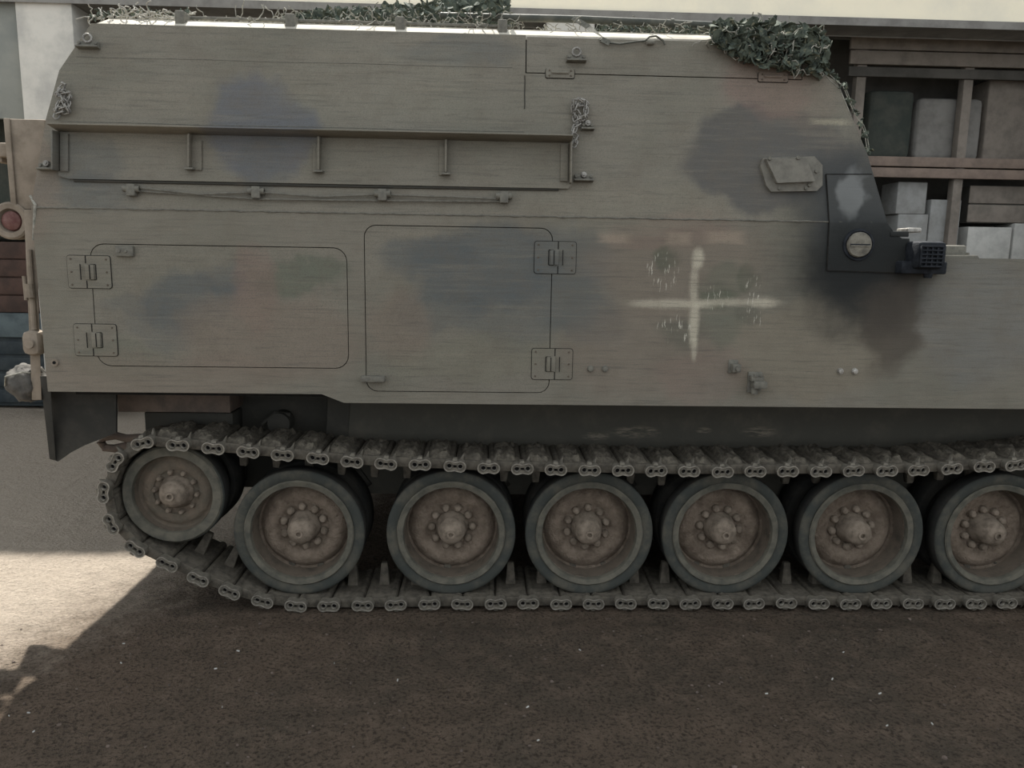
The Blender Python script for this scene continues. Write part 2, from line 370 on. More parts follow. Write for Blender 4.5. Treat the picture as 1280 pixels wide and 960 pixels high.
# ------------------------------------------------------------------ garage behind
YF = 4.2
def build_garage():
    g = empty('garage_building', (0, YF, 0))
    tag(g, 'long open-fronted garage with cream upper wall and grey beam behind the vehicle', 'building')
    zb = S(300, 11, YF).z; zr = S(1150, 28, YF).z
    b = MB(); b.box(-9, 9, YF, YF+.25, zb, 4.75); b.build('upper_wall', 'cream', g)
    b = MB(); b.box(-9, 9, YF-.06, YF+.30, zr, zb-.002, .01); b.build('lintel_beam', 'beam', g)
    for xa, xb in ((S(28, 100, YF).x, S(98, 100, YF).x), (S(683, 35, YF).x, S(743, 35, YF).x), (6.0, 6.45), (-8.5, -8.05)):
        b = MB(); b.box(xa, xb, YF-.03, YF+.32, 0, zr-.002, .015); b.build('pillar', 'concrete', g)
    b = MB(); b.box(-8.05, S(27, 100, YF).x, YF+.02, YF+.08, S(10, 148, YF).z, zr-.002, .006); b.build('shutter_panel', 'shutter', g)
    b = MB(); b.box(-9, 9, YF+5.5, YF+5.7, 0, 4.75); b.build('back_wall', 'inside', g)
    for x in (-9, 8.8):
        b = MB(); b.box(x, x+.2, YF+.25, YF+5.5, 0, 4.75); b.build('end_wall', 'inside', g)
    b = MB(); b.box(-9.2, 9.2, YF-.15, YF+5.9, 4.75, 4.87); b.build('roof_slab', 'concrete', g)
build_garage()

# ------------------------------------------------------------------ the tracked vehicle
V = empty('tracked_armored_vehicle', (0.6, 1.4, 0))
tag(V, 'large dusty camouflage-painted tracked armored vehicle with a faded white spray-painted cross', 'armored vehicle')
XR, XN = -1.895, 4.3                 # rear edge and nose
ZT = 2.567                           # top of the leaning side
ZB0, ZB1 = 1.019, .981               # lower edge of the side: aft, forward of the step
WID = 2.95
GAP = .0035
hatch = rrect(-1.675, -.590, 1.133, 1.658, .060)
door = rrect(-.518, .294, 1.033, 1.756, .052)
deckz = S(1230, 323).z
xs0, xs1 = S(402, 492).x, S(430, 504).x
XF = U(1113, 291).x                  # foot of the sloping front of the superstructure
ZF = S(1113, 292).z
# lower side plate with two openings
outer = [(XR, ZB0), (xs0, ZB0), (xs1, ZB1), (XN-.45, ZB1), (XN, ZB1+.2), (XN-.2, deckz-.12), (XN-.9, deckz), (S(1180, 322).x, deckz), (S(1137, 322).x, deckz), (S(1137, 296).x, ZF-.02), (XF+.03, ZF-.02), (XF-.014, FOLD), (XR-.008, FOLD)]
b = MB(); b.plate(outer, [hatch, door], low, 0, .025); b.build('lower_side_plate', 'camo', V)
b = MB(); b.box(-1.80, .45, .045, .05, 1.00, 1.79); b.build('opening_backing', 'seam', V)
# weld bead along the fold
pts = []; x = XR
while x < XF-.05:
    pts.append((x, -.001+.0012*random.uniform(-1, 1), FOLD+.0015*random.uniform(-1, 1))); x += .02
b = MB(); b.tube(pts, [.0035*random.uniform(.6, 1.3) for _ in pts], 6); b.build('weld_bead', 'hardware', V)

# upper leaning side: main plate and, forward, a hinged flap
def uxz(px, py): p = U(px, py); return (p.x, p.z)
fl_x0 = U(657, 70).x; fl_z = U(830, 96).z; fl_x1 = U(1003, 98).x
xr_top = U(114, 33).x; xr_mid = U(74, 88); xr_low = U(57, 150)
xf_a = U(1003, 44); xf_b = U(1046, 102); xf_c = U(1084, 192)
ZT1 = ZT
# z of the flap's lower edge is level
main = [(XR-.008, FOLD), (XF-.014, FOLD), (xf_c.x, xf_c.z), (xf_b.x, xf_b.z), (U(1015, 52).x, ZT-.10), (fl_x1, ZT-.09), (fl_x1, fl_z), (fl_x0, fl_z), (fl_x0, ZT), (xr_top, ZT), (xr_mid.x, xr_mid.z), (xr_low.x, xr_low.z)]
b = MB(); b.plate(main, [], upp, 0, .03); b.build('upper_side_plate', 'camo', V)
flap = [(fl_x0+GAP*1.3, fl_z+GAP*1.3), (fl_x1-GAP, fl_z+GAP*1.3), (fl_x1-.002, ZT-.09), (fl_x1-.04, ZT), (fl_x0+GAP*1.3, ZT)]
b = MB(); b.plate(flap, [], upp, .001, .03); b.build('roof_flap', 'camo', V)
b = MB(); b.plate([(fl_x0-.05, fl_z-.05), (fl_x1+.03, fl_z-.05), (fl_x1-.01, ZT-.09), (fl_x1-.05, ZT-.01), (fl_x0-.05, ZT-.01)], [], upp, .034, .036); b.build('flap_backing', 'seam', V)
# roof: sloping shoulder, then flat; rear and front plates; the far side
def yU(z): return (z-FOLD)*LEAN
b = MB()
y0 = yU(ZT)
sh = [Vector((xr_top+.02, y0, ZT)), Vector((fl_x1-.05, y0, ZT)), Vector((fl_x1-.08, y0+.055, ZT+.036)), Vector((xr_top+.05, y0+.055, ZT+.036))]
b.hexa([p+Vector((0, 0, -.02)) for p in sh]+sh, .004); b.build('roof_shoulder', 'roofsun', V)
b = MB(); b.box(xr_top+.05, fl_x1-.08, y0+.05, WID-y0-.05, ZT, ZT+.036); b.build('roof_plate', 'roofsun', V)
def quadplate(name, p, q, z0, x0, z1, x1, mat='camo', ya=.02, yb=.02):
    b = MB(); ia, ib = yU(z0) if z0 > FOLD else 0, yU(z1) if z1 > FOLD else 0
    t = p
    b.hexa([(x0, ia+ya, z0), (x0, WID-ia-ya, z0), (x0+t, WID-ia-ya, z0), (x0+t, ia+ya, z0), (x1, ib+yb, z1), (x1, WID-ib-yb, z1), (x1+t, WID-ib-yb, z1), (x1+t, ib+yb, z1)])
    return b.build(name, mat, V)
quadplate('rear_plate', .03, 0, ZB0-.0, XR, FOLD, XR-.008)
quadplate('rear_plate', .03, 0, FOLD, XR-.008, xr_low.z, xr_low.x)
quadplate('rear_plate', .03, 0, xr_low.z, xr_low.x, xr_mid.z, xr_mid.x)
quadplate('rear_plate', .03, 0, xr_mid.z, xr_mid.x, ZT, xr_top)
quadplate('front_plate', -.03, 0, FOLD, XF-.014, xf_c.z, xf_c.x)
quadplate('front_plate', -.03, 0, xf_c.z, xf_c.x, xf_b.z, xf_b.x)
quadplate('front_plate', -.03, 0, xf_b.z, xf_b.x, ZT-.10, U(1015, 52).x)
quadplate('front_plate', -.03, 0, ZT-.10, U(1015, 52).x, ZT+.01, fl_x1-.06)
quadplate('front_plate', -.03, 0, deckz-.02, XF+.01, FOLD, XF-.014)
b = MB(); b.box(XF, XN-.9, .03, WID-.03, deckz-.03, deckz-.001); b.build('front_deck', 'camo', V)
quadplate('glacis_plate', -.03, 0, deckz-.12, XN-.2, deckz, XN-.9)
quadplate('nose_plate', -.03, 0, ZB1+.2, XN, deckz-.12, XN-.2)
b = MB(); b.plate([(XR, ZB0), (XN-.45, ZB1), (XN, ZB1+.2), (XN-.2, deckz-.12), (XN-.9, deckz), (XF, deckz), (XF-.014, FOLD), (XR-.008, FOLD)], [], low, WID-.025, WID); b.build('lower_side_plate', 'camo', V)
b = MB(); b.plate([(XR-.008, FOLD), (XF-.014, FOLD), (xf_c.x, xf_c.z), (xf_b.x, xf_b.z), (fl_x1-.05, ZT), (xr_top, ZT), (xr_mid.x, xr_mid.z), (xr_low.x, xr_low.z)], [], lambda x, z, o: Vector((x, WID-yU(z)-o, z)), 0, .03); b.build('upper_side_plate', 'camo', V)
# sponson floor and lower hull between the tracks
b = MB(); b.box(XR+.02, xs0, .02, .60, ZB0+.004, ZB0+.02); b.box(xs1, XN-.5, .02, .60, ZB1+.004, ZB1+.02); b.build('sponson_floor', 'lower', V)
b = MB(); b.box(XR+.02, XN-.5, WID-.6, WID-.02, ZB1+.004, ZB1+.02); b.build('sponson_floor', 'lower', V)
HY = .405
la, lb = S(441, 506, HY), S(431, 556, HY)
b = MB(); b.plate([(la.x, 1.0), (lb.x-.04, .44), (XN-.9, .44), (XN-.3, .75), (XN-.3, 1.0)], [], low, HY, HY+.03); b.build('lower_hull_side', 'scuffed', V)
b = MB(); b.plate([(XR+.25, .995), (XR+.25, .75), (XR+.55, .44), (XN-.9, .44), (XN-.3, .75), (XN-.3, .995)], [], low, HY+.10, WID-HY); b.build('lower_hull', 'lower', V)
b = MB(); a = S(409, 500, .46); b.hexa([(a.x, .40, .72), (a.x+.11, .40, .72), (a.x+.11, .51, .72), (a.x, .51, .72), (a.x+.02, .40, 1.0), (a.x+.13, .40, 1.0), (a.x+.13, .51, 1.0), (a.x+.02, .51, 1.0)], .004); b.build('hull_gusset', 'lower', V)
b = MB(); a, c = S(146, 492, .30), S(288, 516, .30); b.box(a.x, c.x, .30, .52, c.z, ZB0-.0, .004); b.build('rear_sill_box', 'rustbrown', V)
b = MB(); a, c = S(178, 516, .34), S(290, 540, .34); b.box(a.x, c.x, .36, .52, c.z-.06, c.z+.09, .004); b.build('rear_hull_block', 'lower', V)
b = MB(); a = S(352, 527, .46); b.cyl((a.x, .40, a.z), (a.x, .52, a.z), .055, n=20); b.tube([(a.x-.09, .44, a.z-.01), (a.x-.02, .43, a.z+.05), (a.x+.05, .44, a.z+.04)], .012); b.build('bump_stop', 'lower', V)

# ---- hatches and doors with hinges
def bolt_mesh(r=.007, h=.006):
    b = MB(); b.cyl((0, 0, 0), (0, -h, 0), r, r*.9, 6); return b.mesh('bolt')
BOLT = bolt_mesh(); BOLT.materials.append(M['hardware'])
RIVET = bolt_mesh(.0042, .003); RIVET.materials.append(M['barrel'])
def at_low(x, z, o=0): return Matrix.Translation((x, o, z))
LEANM = Matrix.Rotation(-math.atan(LEAN), 4, 'X')
def at_up(x, z, o=0): return Matrix.Translation(upp(x, z, o)) @ LEANM
def hinge(parent, px, py, side, wpx=50, hpx=38):     # two-leaf strap hinge; side = -1 when the seam lies left of the door
    c = S(px, py); w_, h_ = wpx/2/279, hpx/2/279
    b = MB(); b.plate(rrect(-w_, w_, -h_, h_, .010, 3), [], lambda x, z, o: Vector((x, o, z)), -.004, .004)
    h = b.build('hinge', 'camo', parent, at_low(c.x, c.z))
    b = MB(); b.plate(rrect(-w_-.0025, w_+.0025, -h_-.0025, h_+.0025, .012, 3), [], lambda x, z, o: Vector((x, o, z)), -.0012, .001); b.build('hinge_shadow_gap', 'seam', h, at_low(c.x, c.z))
    s_ = side
    b = MB(); xx = -s_*.020
    b.box(-.019 + xx*.2, .019+xx*.2, -.011, -.002, -.032, .032, .003); b.build('hinge_knuckle', 'camo', h, at_low(c.x, c.z))
    b = MB(); xk = .012*s_
    for k in (-1, 1): b.box(xk-.0022, xk+.0022, -.0048, -.0035, min(k*.036, k*h_), max(k*.036, k*h_))
    b.box(xk+.020*s_-.0018, xk+.020*s_+.0018, -.0128, -.0105, -.033, .033)
    b.box(xk-.018*s_-.0018, xk-.018*s_+.0018, -.0128, -.0105, -.030, .030)
    b.box(min(xk-.018*s_, xk-.040*s_), max(xk-.018*s_, xk-.040*s_), -.0055, -.0040, -.034, -.031); b.box(min(xk-.018*s_, xk-.040*s_), max(xk-.018*s_, xk-.040*s_), -.0055, -.0040, .031, .034)
    b.box(xk-.041*s_-.0018, xk-.041*s_+.0018, -.0055, -.0040, -.032, .032)
    b.build('hinge_joint', 'seam', h, at_low(c.x, c.z))
    for dx in (-1, 1):
        for dz in (-1, 0, 1):
            if dz == 0 and random.random() < .4: continue
            put('rivet', RIVET, None, h, at_low(c.x+dx*(w_-.016), c.z+dz*(h_-.014), -.004))
    return h
def door_part(name, loop, recess):
    b = MB(); b.plate(inset_poly(loop, GAP), [], low, recess, .030); return b.build(name, 'camo', V)
d1 = door_part('stowage_hatch', hatch, .0012)
hinge(d1, 112, 340, -1); hinge(d1, 120, 425, -1)
c = S(157, 314); b = MB(); b.box(c.x-.037, c.x+.037, -.016, .002, c.z-.022, c.z+.022, .004); h = b.build('latch_block', 'hardware', d1)
for dx in (-.02, .008): put('bolt', BOLT, None, h, at_low(c.x+dx, c.z, -.016))
d2 = door_part('access_door', door, .0010)
hinge(d2, 694, 322, 1); hinge(d2, 690, 455, 1)
c = S(467, 473); b = MB(); b.box(c.x-.052, c.x+.052, -.030, .002, c.z-.013, c.z+.013, .004); b.build('door_rest', 'hardware', d2)

# ---- folding bench on the upper side
bz1, bz0 = U(400, 171).z, U(400, 230).z
bx0, bx1 = U(75, 165).x, U(713, 200).x
B = MB(); B.plate([(bx0, bz0+.012), (bx0+.04, bz0), (bx1-.01, bz0), (bx1, bz0+.012), (bx1, bz1), (bx0, bz1)], [], upp, -.014, 0)
bench = B.build('folding_bench', 'camo', V)
def slab(x0, x1, z0, z1, o0, o1, bev=.002):
    b = MB(); b.hexa([upp(x0, z0, o0), upp(x1, z0, o0), upp(x1, z0, o1), upp(x0, z0, o1), upp(x0, z1, o0), upp(x1, z1, o0), upp(x1, z1, o1), upp(x0, z1, o1)], bev); return b
b = MB(); b.hexa([upp(bx0, bz1+.012, -.100), upp(bx1, bz1+.012, -.100), upp(bx1, bz1-.006, -.010), upp(bx0, bz1-.006, -.010), upp(bx0, bz1+.017, -.100), upp(bx1, bz1+.017, -.100), upp(bx1, bz1, -.010), upp(bx0, bz1, -.010)], .001); b.build('bench_flange', 'camo', bench)
slab(bx0, bx0+.007, bz0+.03, bz1-.006, -.070, -.010).build('bench_flange', 'camo', bench)
slab(bx1-.007, bx1, bz0+.02, bz1-.006, -.070, -.010).build('bench_flange', 'camo', bench)
slab(bx1-.045, bx1-.012, bz0+.03, bz1-.012, -.024, -.012).build('bench_stiffener', 'camo', bench)
slab(bx0+.012, bx0+.045, bz0+.03, bz1-.012, -.024, -.012).build('bench_stiffener', 'camo', bench)
for px in (241, 401, 558):
    x = U(px, 200).x
    slab(x-.004, x+.004, bz0+.055, bz1-.006, -.052, -.012, .001).build('bench_rib', 'camo', bench)
    b = slab(x-.030 if px > 300 else x-.002, x+.002 if px > 300 else x+.045, bz0+.045, bz1-.03, -.022, -.012, .002); b.build('bench_stiffener', 'camo', bench)
    slab(x-.018, x+.018, bz0+.045, bz0+.053, -.052, -.012, .001).build('rib_foot', 'hardware', bench)
hz = U(400, 241).z
for (px, py) in ((167, 234), (322, 236), (479, 239), (630, 242)):
    c = U(px, py); c.z = hz
    b = MB(); b.cyl(upp(c.x-.034, hz, -.020), upp(c.x-.016, hz, -.020), .014); b.cyl(upp(c.x+.016, hz, -.020), upp(c.x+.034, hz, -.020), .014); b.cyl(upp(c.x-.034, hz, -.02), upp(c.x+.034, hz, -.02), .007)
    k = b.build('bench_hinge', 'hardware', V)
    slab(c.x-.018, c.x+.018, hz-.030, hz+.020, -.034, 0, .004).build('hinge_lug', 'hardware', k)
b = MB(); b.tube([U(158, 233, -.016), U(250, 243, -.016), U(322, 240, -.018), U(400, 246, -.015), U(470, 243, -.016), U(560, 246, -.016), U(634, 249, -.018)], .0045); b.build('bench_rod', 'hardware', V)
b = MB(); b.tube([U(160, 238, -.012), U(322, 249, -.012), U(478, 251, -.012), U(636, 252, -.012)], .0035); b.build('bench_rod', 'hardware', V)
b = MB(); b.tube([upp(bx0+.06, bz0-.006, -.004), upp((bx0+bx1)/2, bz0-.008, -.004), upp(bx1-.05, bz0-.004, -.004)], .006); b.build('bench_seal', 'lower', V)

# ---- small fittings on the side
def lug(px, py, eye, wpx=22, up=True):
    c = U(px, py) if up else S(px, py); base = at_up(c.x, c.z) if up else at_low(c.x, c.z)
    b = MB(); w_ = wpx/2/279
    b.box(-w_, w_, -.016, .004, -.012, .010, .003); b.box(-w_-.003, w_+.003, -.032, .003, -.020, -.012, .002)
    k = b.build('lifting_lug', 'hardware', V, base)
    if eye:
        b = MB(); b.tube([(math.cos(a)*.017, -.018, .020+math.sin(a)*.017) for a in [2*math.pi*i/14 for i in range(14)]], .005, 8, True); b.build('eye_ring', 'chain', k, base)
    else:
        b = MB(); b.cyl((0, -.012, .006), (0, -.030, .006), .014, .012, 8); b.cyl((0, -.03, .006), (0, -.036, .006), .006, n=8); b.build('bolt_head', 'chain', k, base)
    for s_ in (-1, 1): put('bolt', BOLT, None, k, base @ Matrix.Translation((s_*(w_-.008), -.016, 0)))
lug(720, 73, True); lug(112, 56, True, 24); lug(729, 222, False); lug(62, 208, False, 20); lug(734, 158, False, 14)
def strap_plate(px, py, wpx, hpx):                      # small hinge of the roof flap
    c = U(px, py); base = at_up(c.x, c.z); w_, h_ = wpx/558, hpx/558
    b = MB(); b.plate(rrect(-w_, w_, -h_, h_, .006, 2), [], lambda x, z, o: Vector((x, o, z)), -.005, .003); k = b.build('flap_hinge', 'camo', V, base)
    b = MB(); b.plate(rrect(-w_-.0025, w_+.0025, -h_-.003, h_+.001, .007, 2), [], lambda x, z, o: Vector((x, o, z)), -.0015, .001); b.build('hinge_shadow_gap', 'seam', k, base)
    b = MB(); b.cyl((-w_*.6, -.006, .002), (w_*.6, -.006, .002), .006, n=10); b.build('hinge_knuckle', 'camo', k, base)
    for dx in (-1, 1):
        for dz in (-1, 1): put('rivet', RIVET, None, k, base @ Matrix.Translation((dx*w_*.75, -.005, dz*h_*.55)))
strap_plate(700, 92, 34, 11); strap_plate(966, 97, 36, 11)
# vertical weld seam aft of the flap
b = MB(); xx = U(656, 110).x; b.tube([upp(xx+random.uniform(-.001, .001), fl_z-.01-.02*k, -.0005) for k in range(8)], .0025, 5); b.build('weld_bead', 'lower', V)
b = MB(); zz = U(300, 76).z; b.tube([upp(x, zz+.001*math.sin(x*9), 0) for x in np.linspace(U(95, 70).x, U(640, 82).x, 40)], .0014, 5); b.build('weld_bead', 'hardware', V)
b = MB(); zz = U(300, 157).z; b.tube([upp(x, zz+.001*math.sin(x*7), 0) for x in np.linspace(U(78, 150).x, U(655, 165).x, 40)], .0016, 5); b.build('weld_bead', 'hardware', V)
# bolted access cover
cpts = [U(952, 198), U(1016, 196), U(1026, 207), U(1026, 232), U(1019, 239), U(962, 240), U(956, 232), U(949, 208)]
ctr = [(p.x, p.z) for p in cpts]
b = MB(); b.plate(ctr, [], upp, -.018, 0); k = b.build('access_cover', 'coverpaint', V)
b = MB(); b.plate([(p.x, p.z) for p in (U(953, 200), U(1003, 200), U(1014, 228), U(967, 230))], [], upp, -.044, -.008); o = b.build('cover_plate', 'coverpaint', k)
for px, py in ((957, 200), (992, 199), (1018, 215), (1009, 232), (972, 236), (1005, 236)): put('bolt', BOLT, None, k, at_up(U(px, py).x, U(px, py).z, -.018 if py > 210 else -.044) @ Matrix.Scale(1.3, 4))
# filler panel below the front slope: one bent plate over the fold
pu = [U(1032, 218), U(1090, 218)]; 
b = MB(); b.plate([(U(1032, 218).x, U(1032, 218).z), (U(1089, 218).x, U(1089, 218).z), (XF-.020, FOLD), (U(1036, 270).x, FOLD)], [], upp, -.006, 0); fp = b.build('filler_panel', 'camo', V)
b = MB(); b.plate([(U(1036, 270).x, FOLD), (XF-.020, FOLD), (XF+.022, ZF+.0), (S(1131, 297).x, ZF-.03), (S(1131, 322).x, S(1131, 322).z), (S(1121, 341).x, S(1121, 341).z), (S(1033, 338).x, S(1033, 338).z)], [], low, -.006, 0); b.build('filler_panel_lower', 'camo', fp)
b = MB()
def line(pts, fn, wd=.0022, o=-.0066):
    for p, q in zip(pts, pts[1:]):
        p = Vector(p); q = Vector(q); n = Vector((-(q-p).y, (q-p).x)).normalized()*wd
        b.hexa([fn(*(p+n), o), fn(*(q+n), o), fn(*(q-n), o), fn(*(p-n), o), fn(*(p+n), o+.004), fn(*(q+n), o+.004), fn(*(q-n), o+.004), fn(*(p-n), o+.004)])
line([uxz(1089, 218), uxz(1032, 218), (U(1036, 270).x, FOLD)], upp)
def sxz(px, py): p = S(px, py); return (p.x, p.z)
line([(U(1036, 270).x, FOLD), sxz(1033, 338), sxz(1121, 341), sxz(1131, 322)], low)
b.build('panel_seam', 'seam', fp)
c = S(1072, 306)
cm = at_low(c.x, c.z, -.006) @ Matrix.Scale(.85, 4)
b = MB(); b.lathe([(.082, 0), (.080, -.008), (.070, -.010), (.068, -.003), (0, -.003)], 32); k = b.build('filler_ring', 'soot', fp, cm)
b = MB(); b.lathe([(.064, 0), (.064, -.012), (.060, -.018), (.048, -.020), (0, -.020)], 32); k2 = b.build('filler_cap', 'camo', fp, cm @ Matrix.Translation((0, -.003, 0)))
M['capgrey'] = simple('filler_cap_paint', (.185, .175, .145), (.085, .08, .068), 30, .6, .3, 90)
k2.data.materials.clear(); k2.data.materials.append(M['capgrey'])
b = MB(); b.box(-.050, .050, -.028, -.016, -.010, -.003, .001); b.build('cap_grip', 'capgrey', fp, cm)
b = MB(); b.box(-.052, .052, -.0245, -.016, -.003, .004, .001); b.build('cap_slot', 'soot', fp, cm)
# bolts and brackets low on the side
for px, py, m_ in ((738, 461, 'hardware'), (756, 461, 'hardware'), (1050, 464, 'bright_steel'), (1068, 464, 'bright_steel')):
    c = S(px, py); b = MB(); b.cyl((0, 0, 0), (0, -.006, 0), .015, .014, 12); b.lathe([(.013, -.006), (.011, -.014), (0, -.017)], 10); b.build('stud', m_, V, at_low(c.x, c.z))
c = S(916, 458); b = MB(); b.box(-.022, .022, -.008, .002, -.030, .030, .003); b.box(-.012, .026, -.040, -.006, -.022, .014, .004); b.cyl((.01, -.04, -.004), (.01, -.05, -.004), .011, n=10); b.build('hook_bracket', 'hardware', V, at_low(c.x, c.z))
c = S(942, 478); b = MB(); b.box(-.030, .034, -.010, .002, -.046, .048, .003); b.box(-.028, .030, -.050, -.008, .010, .034, .005); b.box(-.018, .042, -.062, -.010, -.020, .012, .005); b.cyl((-.004, -.03, -.018), (-.004, -.03, -.046), .016, n=12); b.cyl((-.012, -.05, .034), (-.012, -.05, .044), .008, n=8); b.cyl((.014, -.05, .034), (.014, -.05, .044), .008, n=8); b.build('tow_cable_bracket', 'hardware', V, at_low(c.x, c.z))
c = S(69, 453); b = MB(); b.cyl((0, 0, 0), (0, -.008, 0), .016, n=14); k = b.build('rear_bolt', 'rearbeige', V, at_low(c.x, c.z)); b = MB(); b.cyl((0, -.007, 0), (0, -.010, 0), .007, n=10); b.build('bolt_hole', 'hole', k, at_low(c.x, c.z))

# exhaust outlet on the front corner
a, c = S(1137, 336, -.05), S(1178, 302, -.05)
b = MB(); b.box(a.x, c.x, -.10, .10, a.z, c.z, .022); ex = b.build('exhaust_outlet', 'soot', V)
x0, x1, z0, z1 = S(1149, 334, -.10).x, S(1176, 334, -.10).x, S(1160, 333, -.10).z, S(1160, 308, -.10).z
for k in range(6):
    z = z0+(z1-z0)*k/5; b = MB(); b.box(x0, x1, -.112, -.098, z-.0035, z+.0035, .001); b.build('grille_slat', 'soot', ex)
for k in range(5):
    x = x0+(x1-x0)*k/4; b = MB(); b.box(x-.003, x+.003, -.110, -.098, z0, z1, .001); b.build('grille_bar', 'soot', ex)
a, c = S(1122, 342, -.03), S(1180, 327, -.03); b = MB(); b.box(a.x, c.x, -.06, .02, a.z, c.z, .008); b.build('exhaust_base', 'soot', ex)
a = S(1160, 343, -.04); b = MB(); b.cyl((a.x, -.04, a.z+.02), (a.x, -.04, a.z-.016), .022, .016, 14); b.build('exhaust_drain', 'soot', ex)
# lip in front of the sloping plate, small deck fittings
b = MB(); b.hexa([S(1113, 296, -.01), S(1136, 296, -.01), S(1136, 296, .5), S(1113, 296, .5), S(1113, 289, -.01), S(1136, 289, -.01), S(1136, 289, .5), S(1113, 289, .5)], .004); lp = b.build('front_lip', 'camo', V)
b = MB(); a = S(1140, 288, .05); b.box(a.x-.035, a.x+.028, .02, .12, a.z-.010, a.z+.010, .006); b.build('lip_latch', 'bright_steel', lp)
a = S(1186, 312, .3); b = MB(); b.box(a.x-.05, a.x+.06, .25, .35, deckz-.01, a.z+.02, .012); b.cyl((a.x+.09, .3, deckz), (a.x+.09, .3, deckz+.03), .012, n=10); b.build('deck_catch', 'hardware', V)
b = MB(); b.hexa([S(1176, 324, .02), S(1225, 324, .02), S(1225, 324, .35), S(1176, 324, .35), S(1176, 319, .02), S(1222, 319, .02), S(1222, 319, .35), S(1176, 319, .35)], .003); b.build('deck_flap', 'hardware', V)
# edge rail of the roof
ry = y0+.09; rz = S(500, 29, ry).z
b = MB(); b.box(S(226, 20, ry).x, S(640, 32, ry).x, ry, ry+.012, rz-.006, rz+.006, .002); rl = b.build('roof_rail', 'hardware', V)
for px in (232, 367, 502, 628):
    x = S(px, 28, ry).x; b = MB(); b.box(x-.020, x+.020, y0+.02, ry+.03, ZT-.005, rz+.008, .005); b.build('rail_block', 'hardware', rl)

# ---- rear fittings
b = MB(); a, c = S(20, 262, .12), S(43, 150, .12); b.box(a.x, XR+.02, .10, .30, a.z, c.z, .006); rf = b.build('rear_door_frame', 'rearbeige', V)
b = MB(); b.box(a.x-.004, a.x+.02, .09, .105, a.z, c.z, .003); b.build('frame_edge', 'rearbeige', rf)
a = S(16, 190, .2); b = MB(); b.box(a.x-.035, a.x+.04, .13, .26, a.z-.03, a.z+.03, .008); b.box(a.x-.055, a.x-.02, .15, .24, a.z-.05, a.z+.012, .006); b.build('rear_latch', 'rearbeige', rf)
a = S(14, 276, .10); lm = Matrix.Translation(a)
b = MB(); b.lathe([(0, .10), (.075, .10), (.080, .05), (.080, -.005), (.072, -.012), (.052, -.010), (.046, .01), (0, .012)], 32); tl = b.build('tail_light', 'rearbeige', V, lm)
b = MB(); b.lathe([(.045, .012), (.040, -.002), (.025, -.010), (0, -.013)], 28); b.build('red_lens', 'lens', tl, lm)
b = MB(); b.hexa([S(40, 500, .05), S(52, 500, .05), S(52, 500, .1), S(40, 500, .1), S(30, 262, .05), S(45, 262, .05), S(45, 262, .1), S(30, 262, .1)], .003); b.build('rear_flange', 'rearbeige', V)
b = MB(); b.tube([S(36, 312, .04), S(43, 412, .04)], .012, 10); b.tube([S(36, 355, .03), S(38, 372, .03)], .019, 10); b.tube([S(30, 345, .05), S(33, 375, .05)], .008, 8); k = b.build('door_strut', 'rearbeige', V)
a = S(41, 429, .02); b = MB(); b.box(a.x-.045, a.x+.035, .0, .10, a.z-.055, a.z+.055, .030); b.cyl((a.x, 0, a.z), (a.x, -.012, a.z), .02, n=12); b.build('rear_roller_bracket', 'rearbeige', V)
b = MB(); a = S(40, 255, .02)
b.tube([S(38, 245, .02), S(44, 256, -.004), S(42, 300, .01)], .006); b.build('rear_cable', 'netcord', V)
for px in (38, 44): pass
fx = S(66, 490, .12)
out = [S(62, 488, .14), S(145, 488, .14), S(145, 541, .14), S(128, 548, .14), S(105, 557, .14), S(86, 567, .14), S(72, 577, .14), S(65, 574, .14)]
b = MB(); b.plate([(p.x, p.z) for p in out], [], low, .14, .155); b.build('mud_flap', 'flap', V)
out = [S(52, 466, .06), S(62, 466, .06), S(66, 574, .14), S(60, 540, .14)]
b = MB(); b.hexa([S(62, 574, .13), S(70, 576, .13), S(70, 576, .16), S(62, 574, .16), S(50, 470, .04), S(62, 470, .04), S(62, 470, .07), S(50, 470, .07)], .003); b.build('mud_flap_edge', 'flap', V)
a = S(140, 552, .30); hm = Matrix.Translation(a)
b = MB(); b.tube([(.16, 0, .022), (.07, 0, .016), (.02, 0, .030), (-.035, 0, .022), (-.052, 0, -.004), (-.035, 0, -.030), (.01, 0, -.034), (.06, 0, -.022), (.16, 0, -.022)], .020, 10); b.build('tow_hook', 'rustbrown', V, hm)

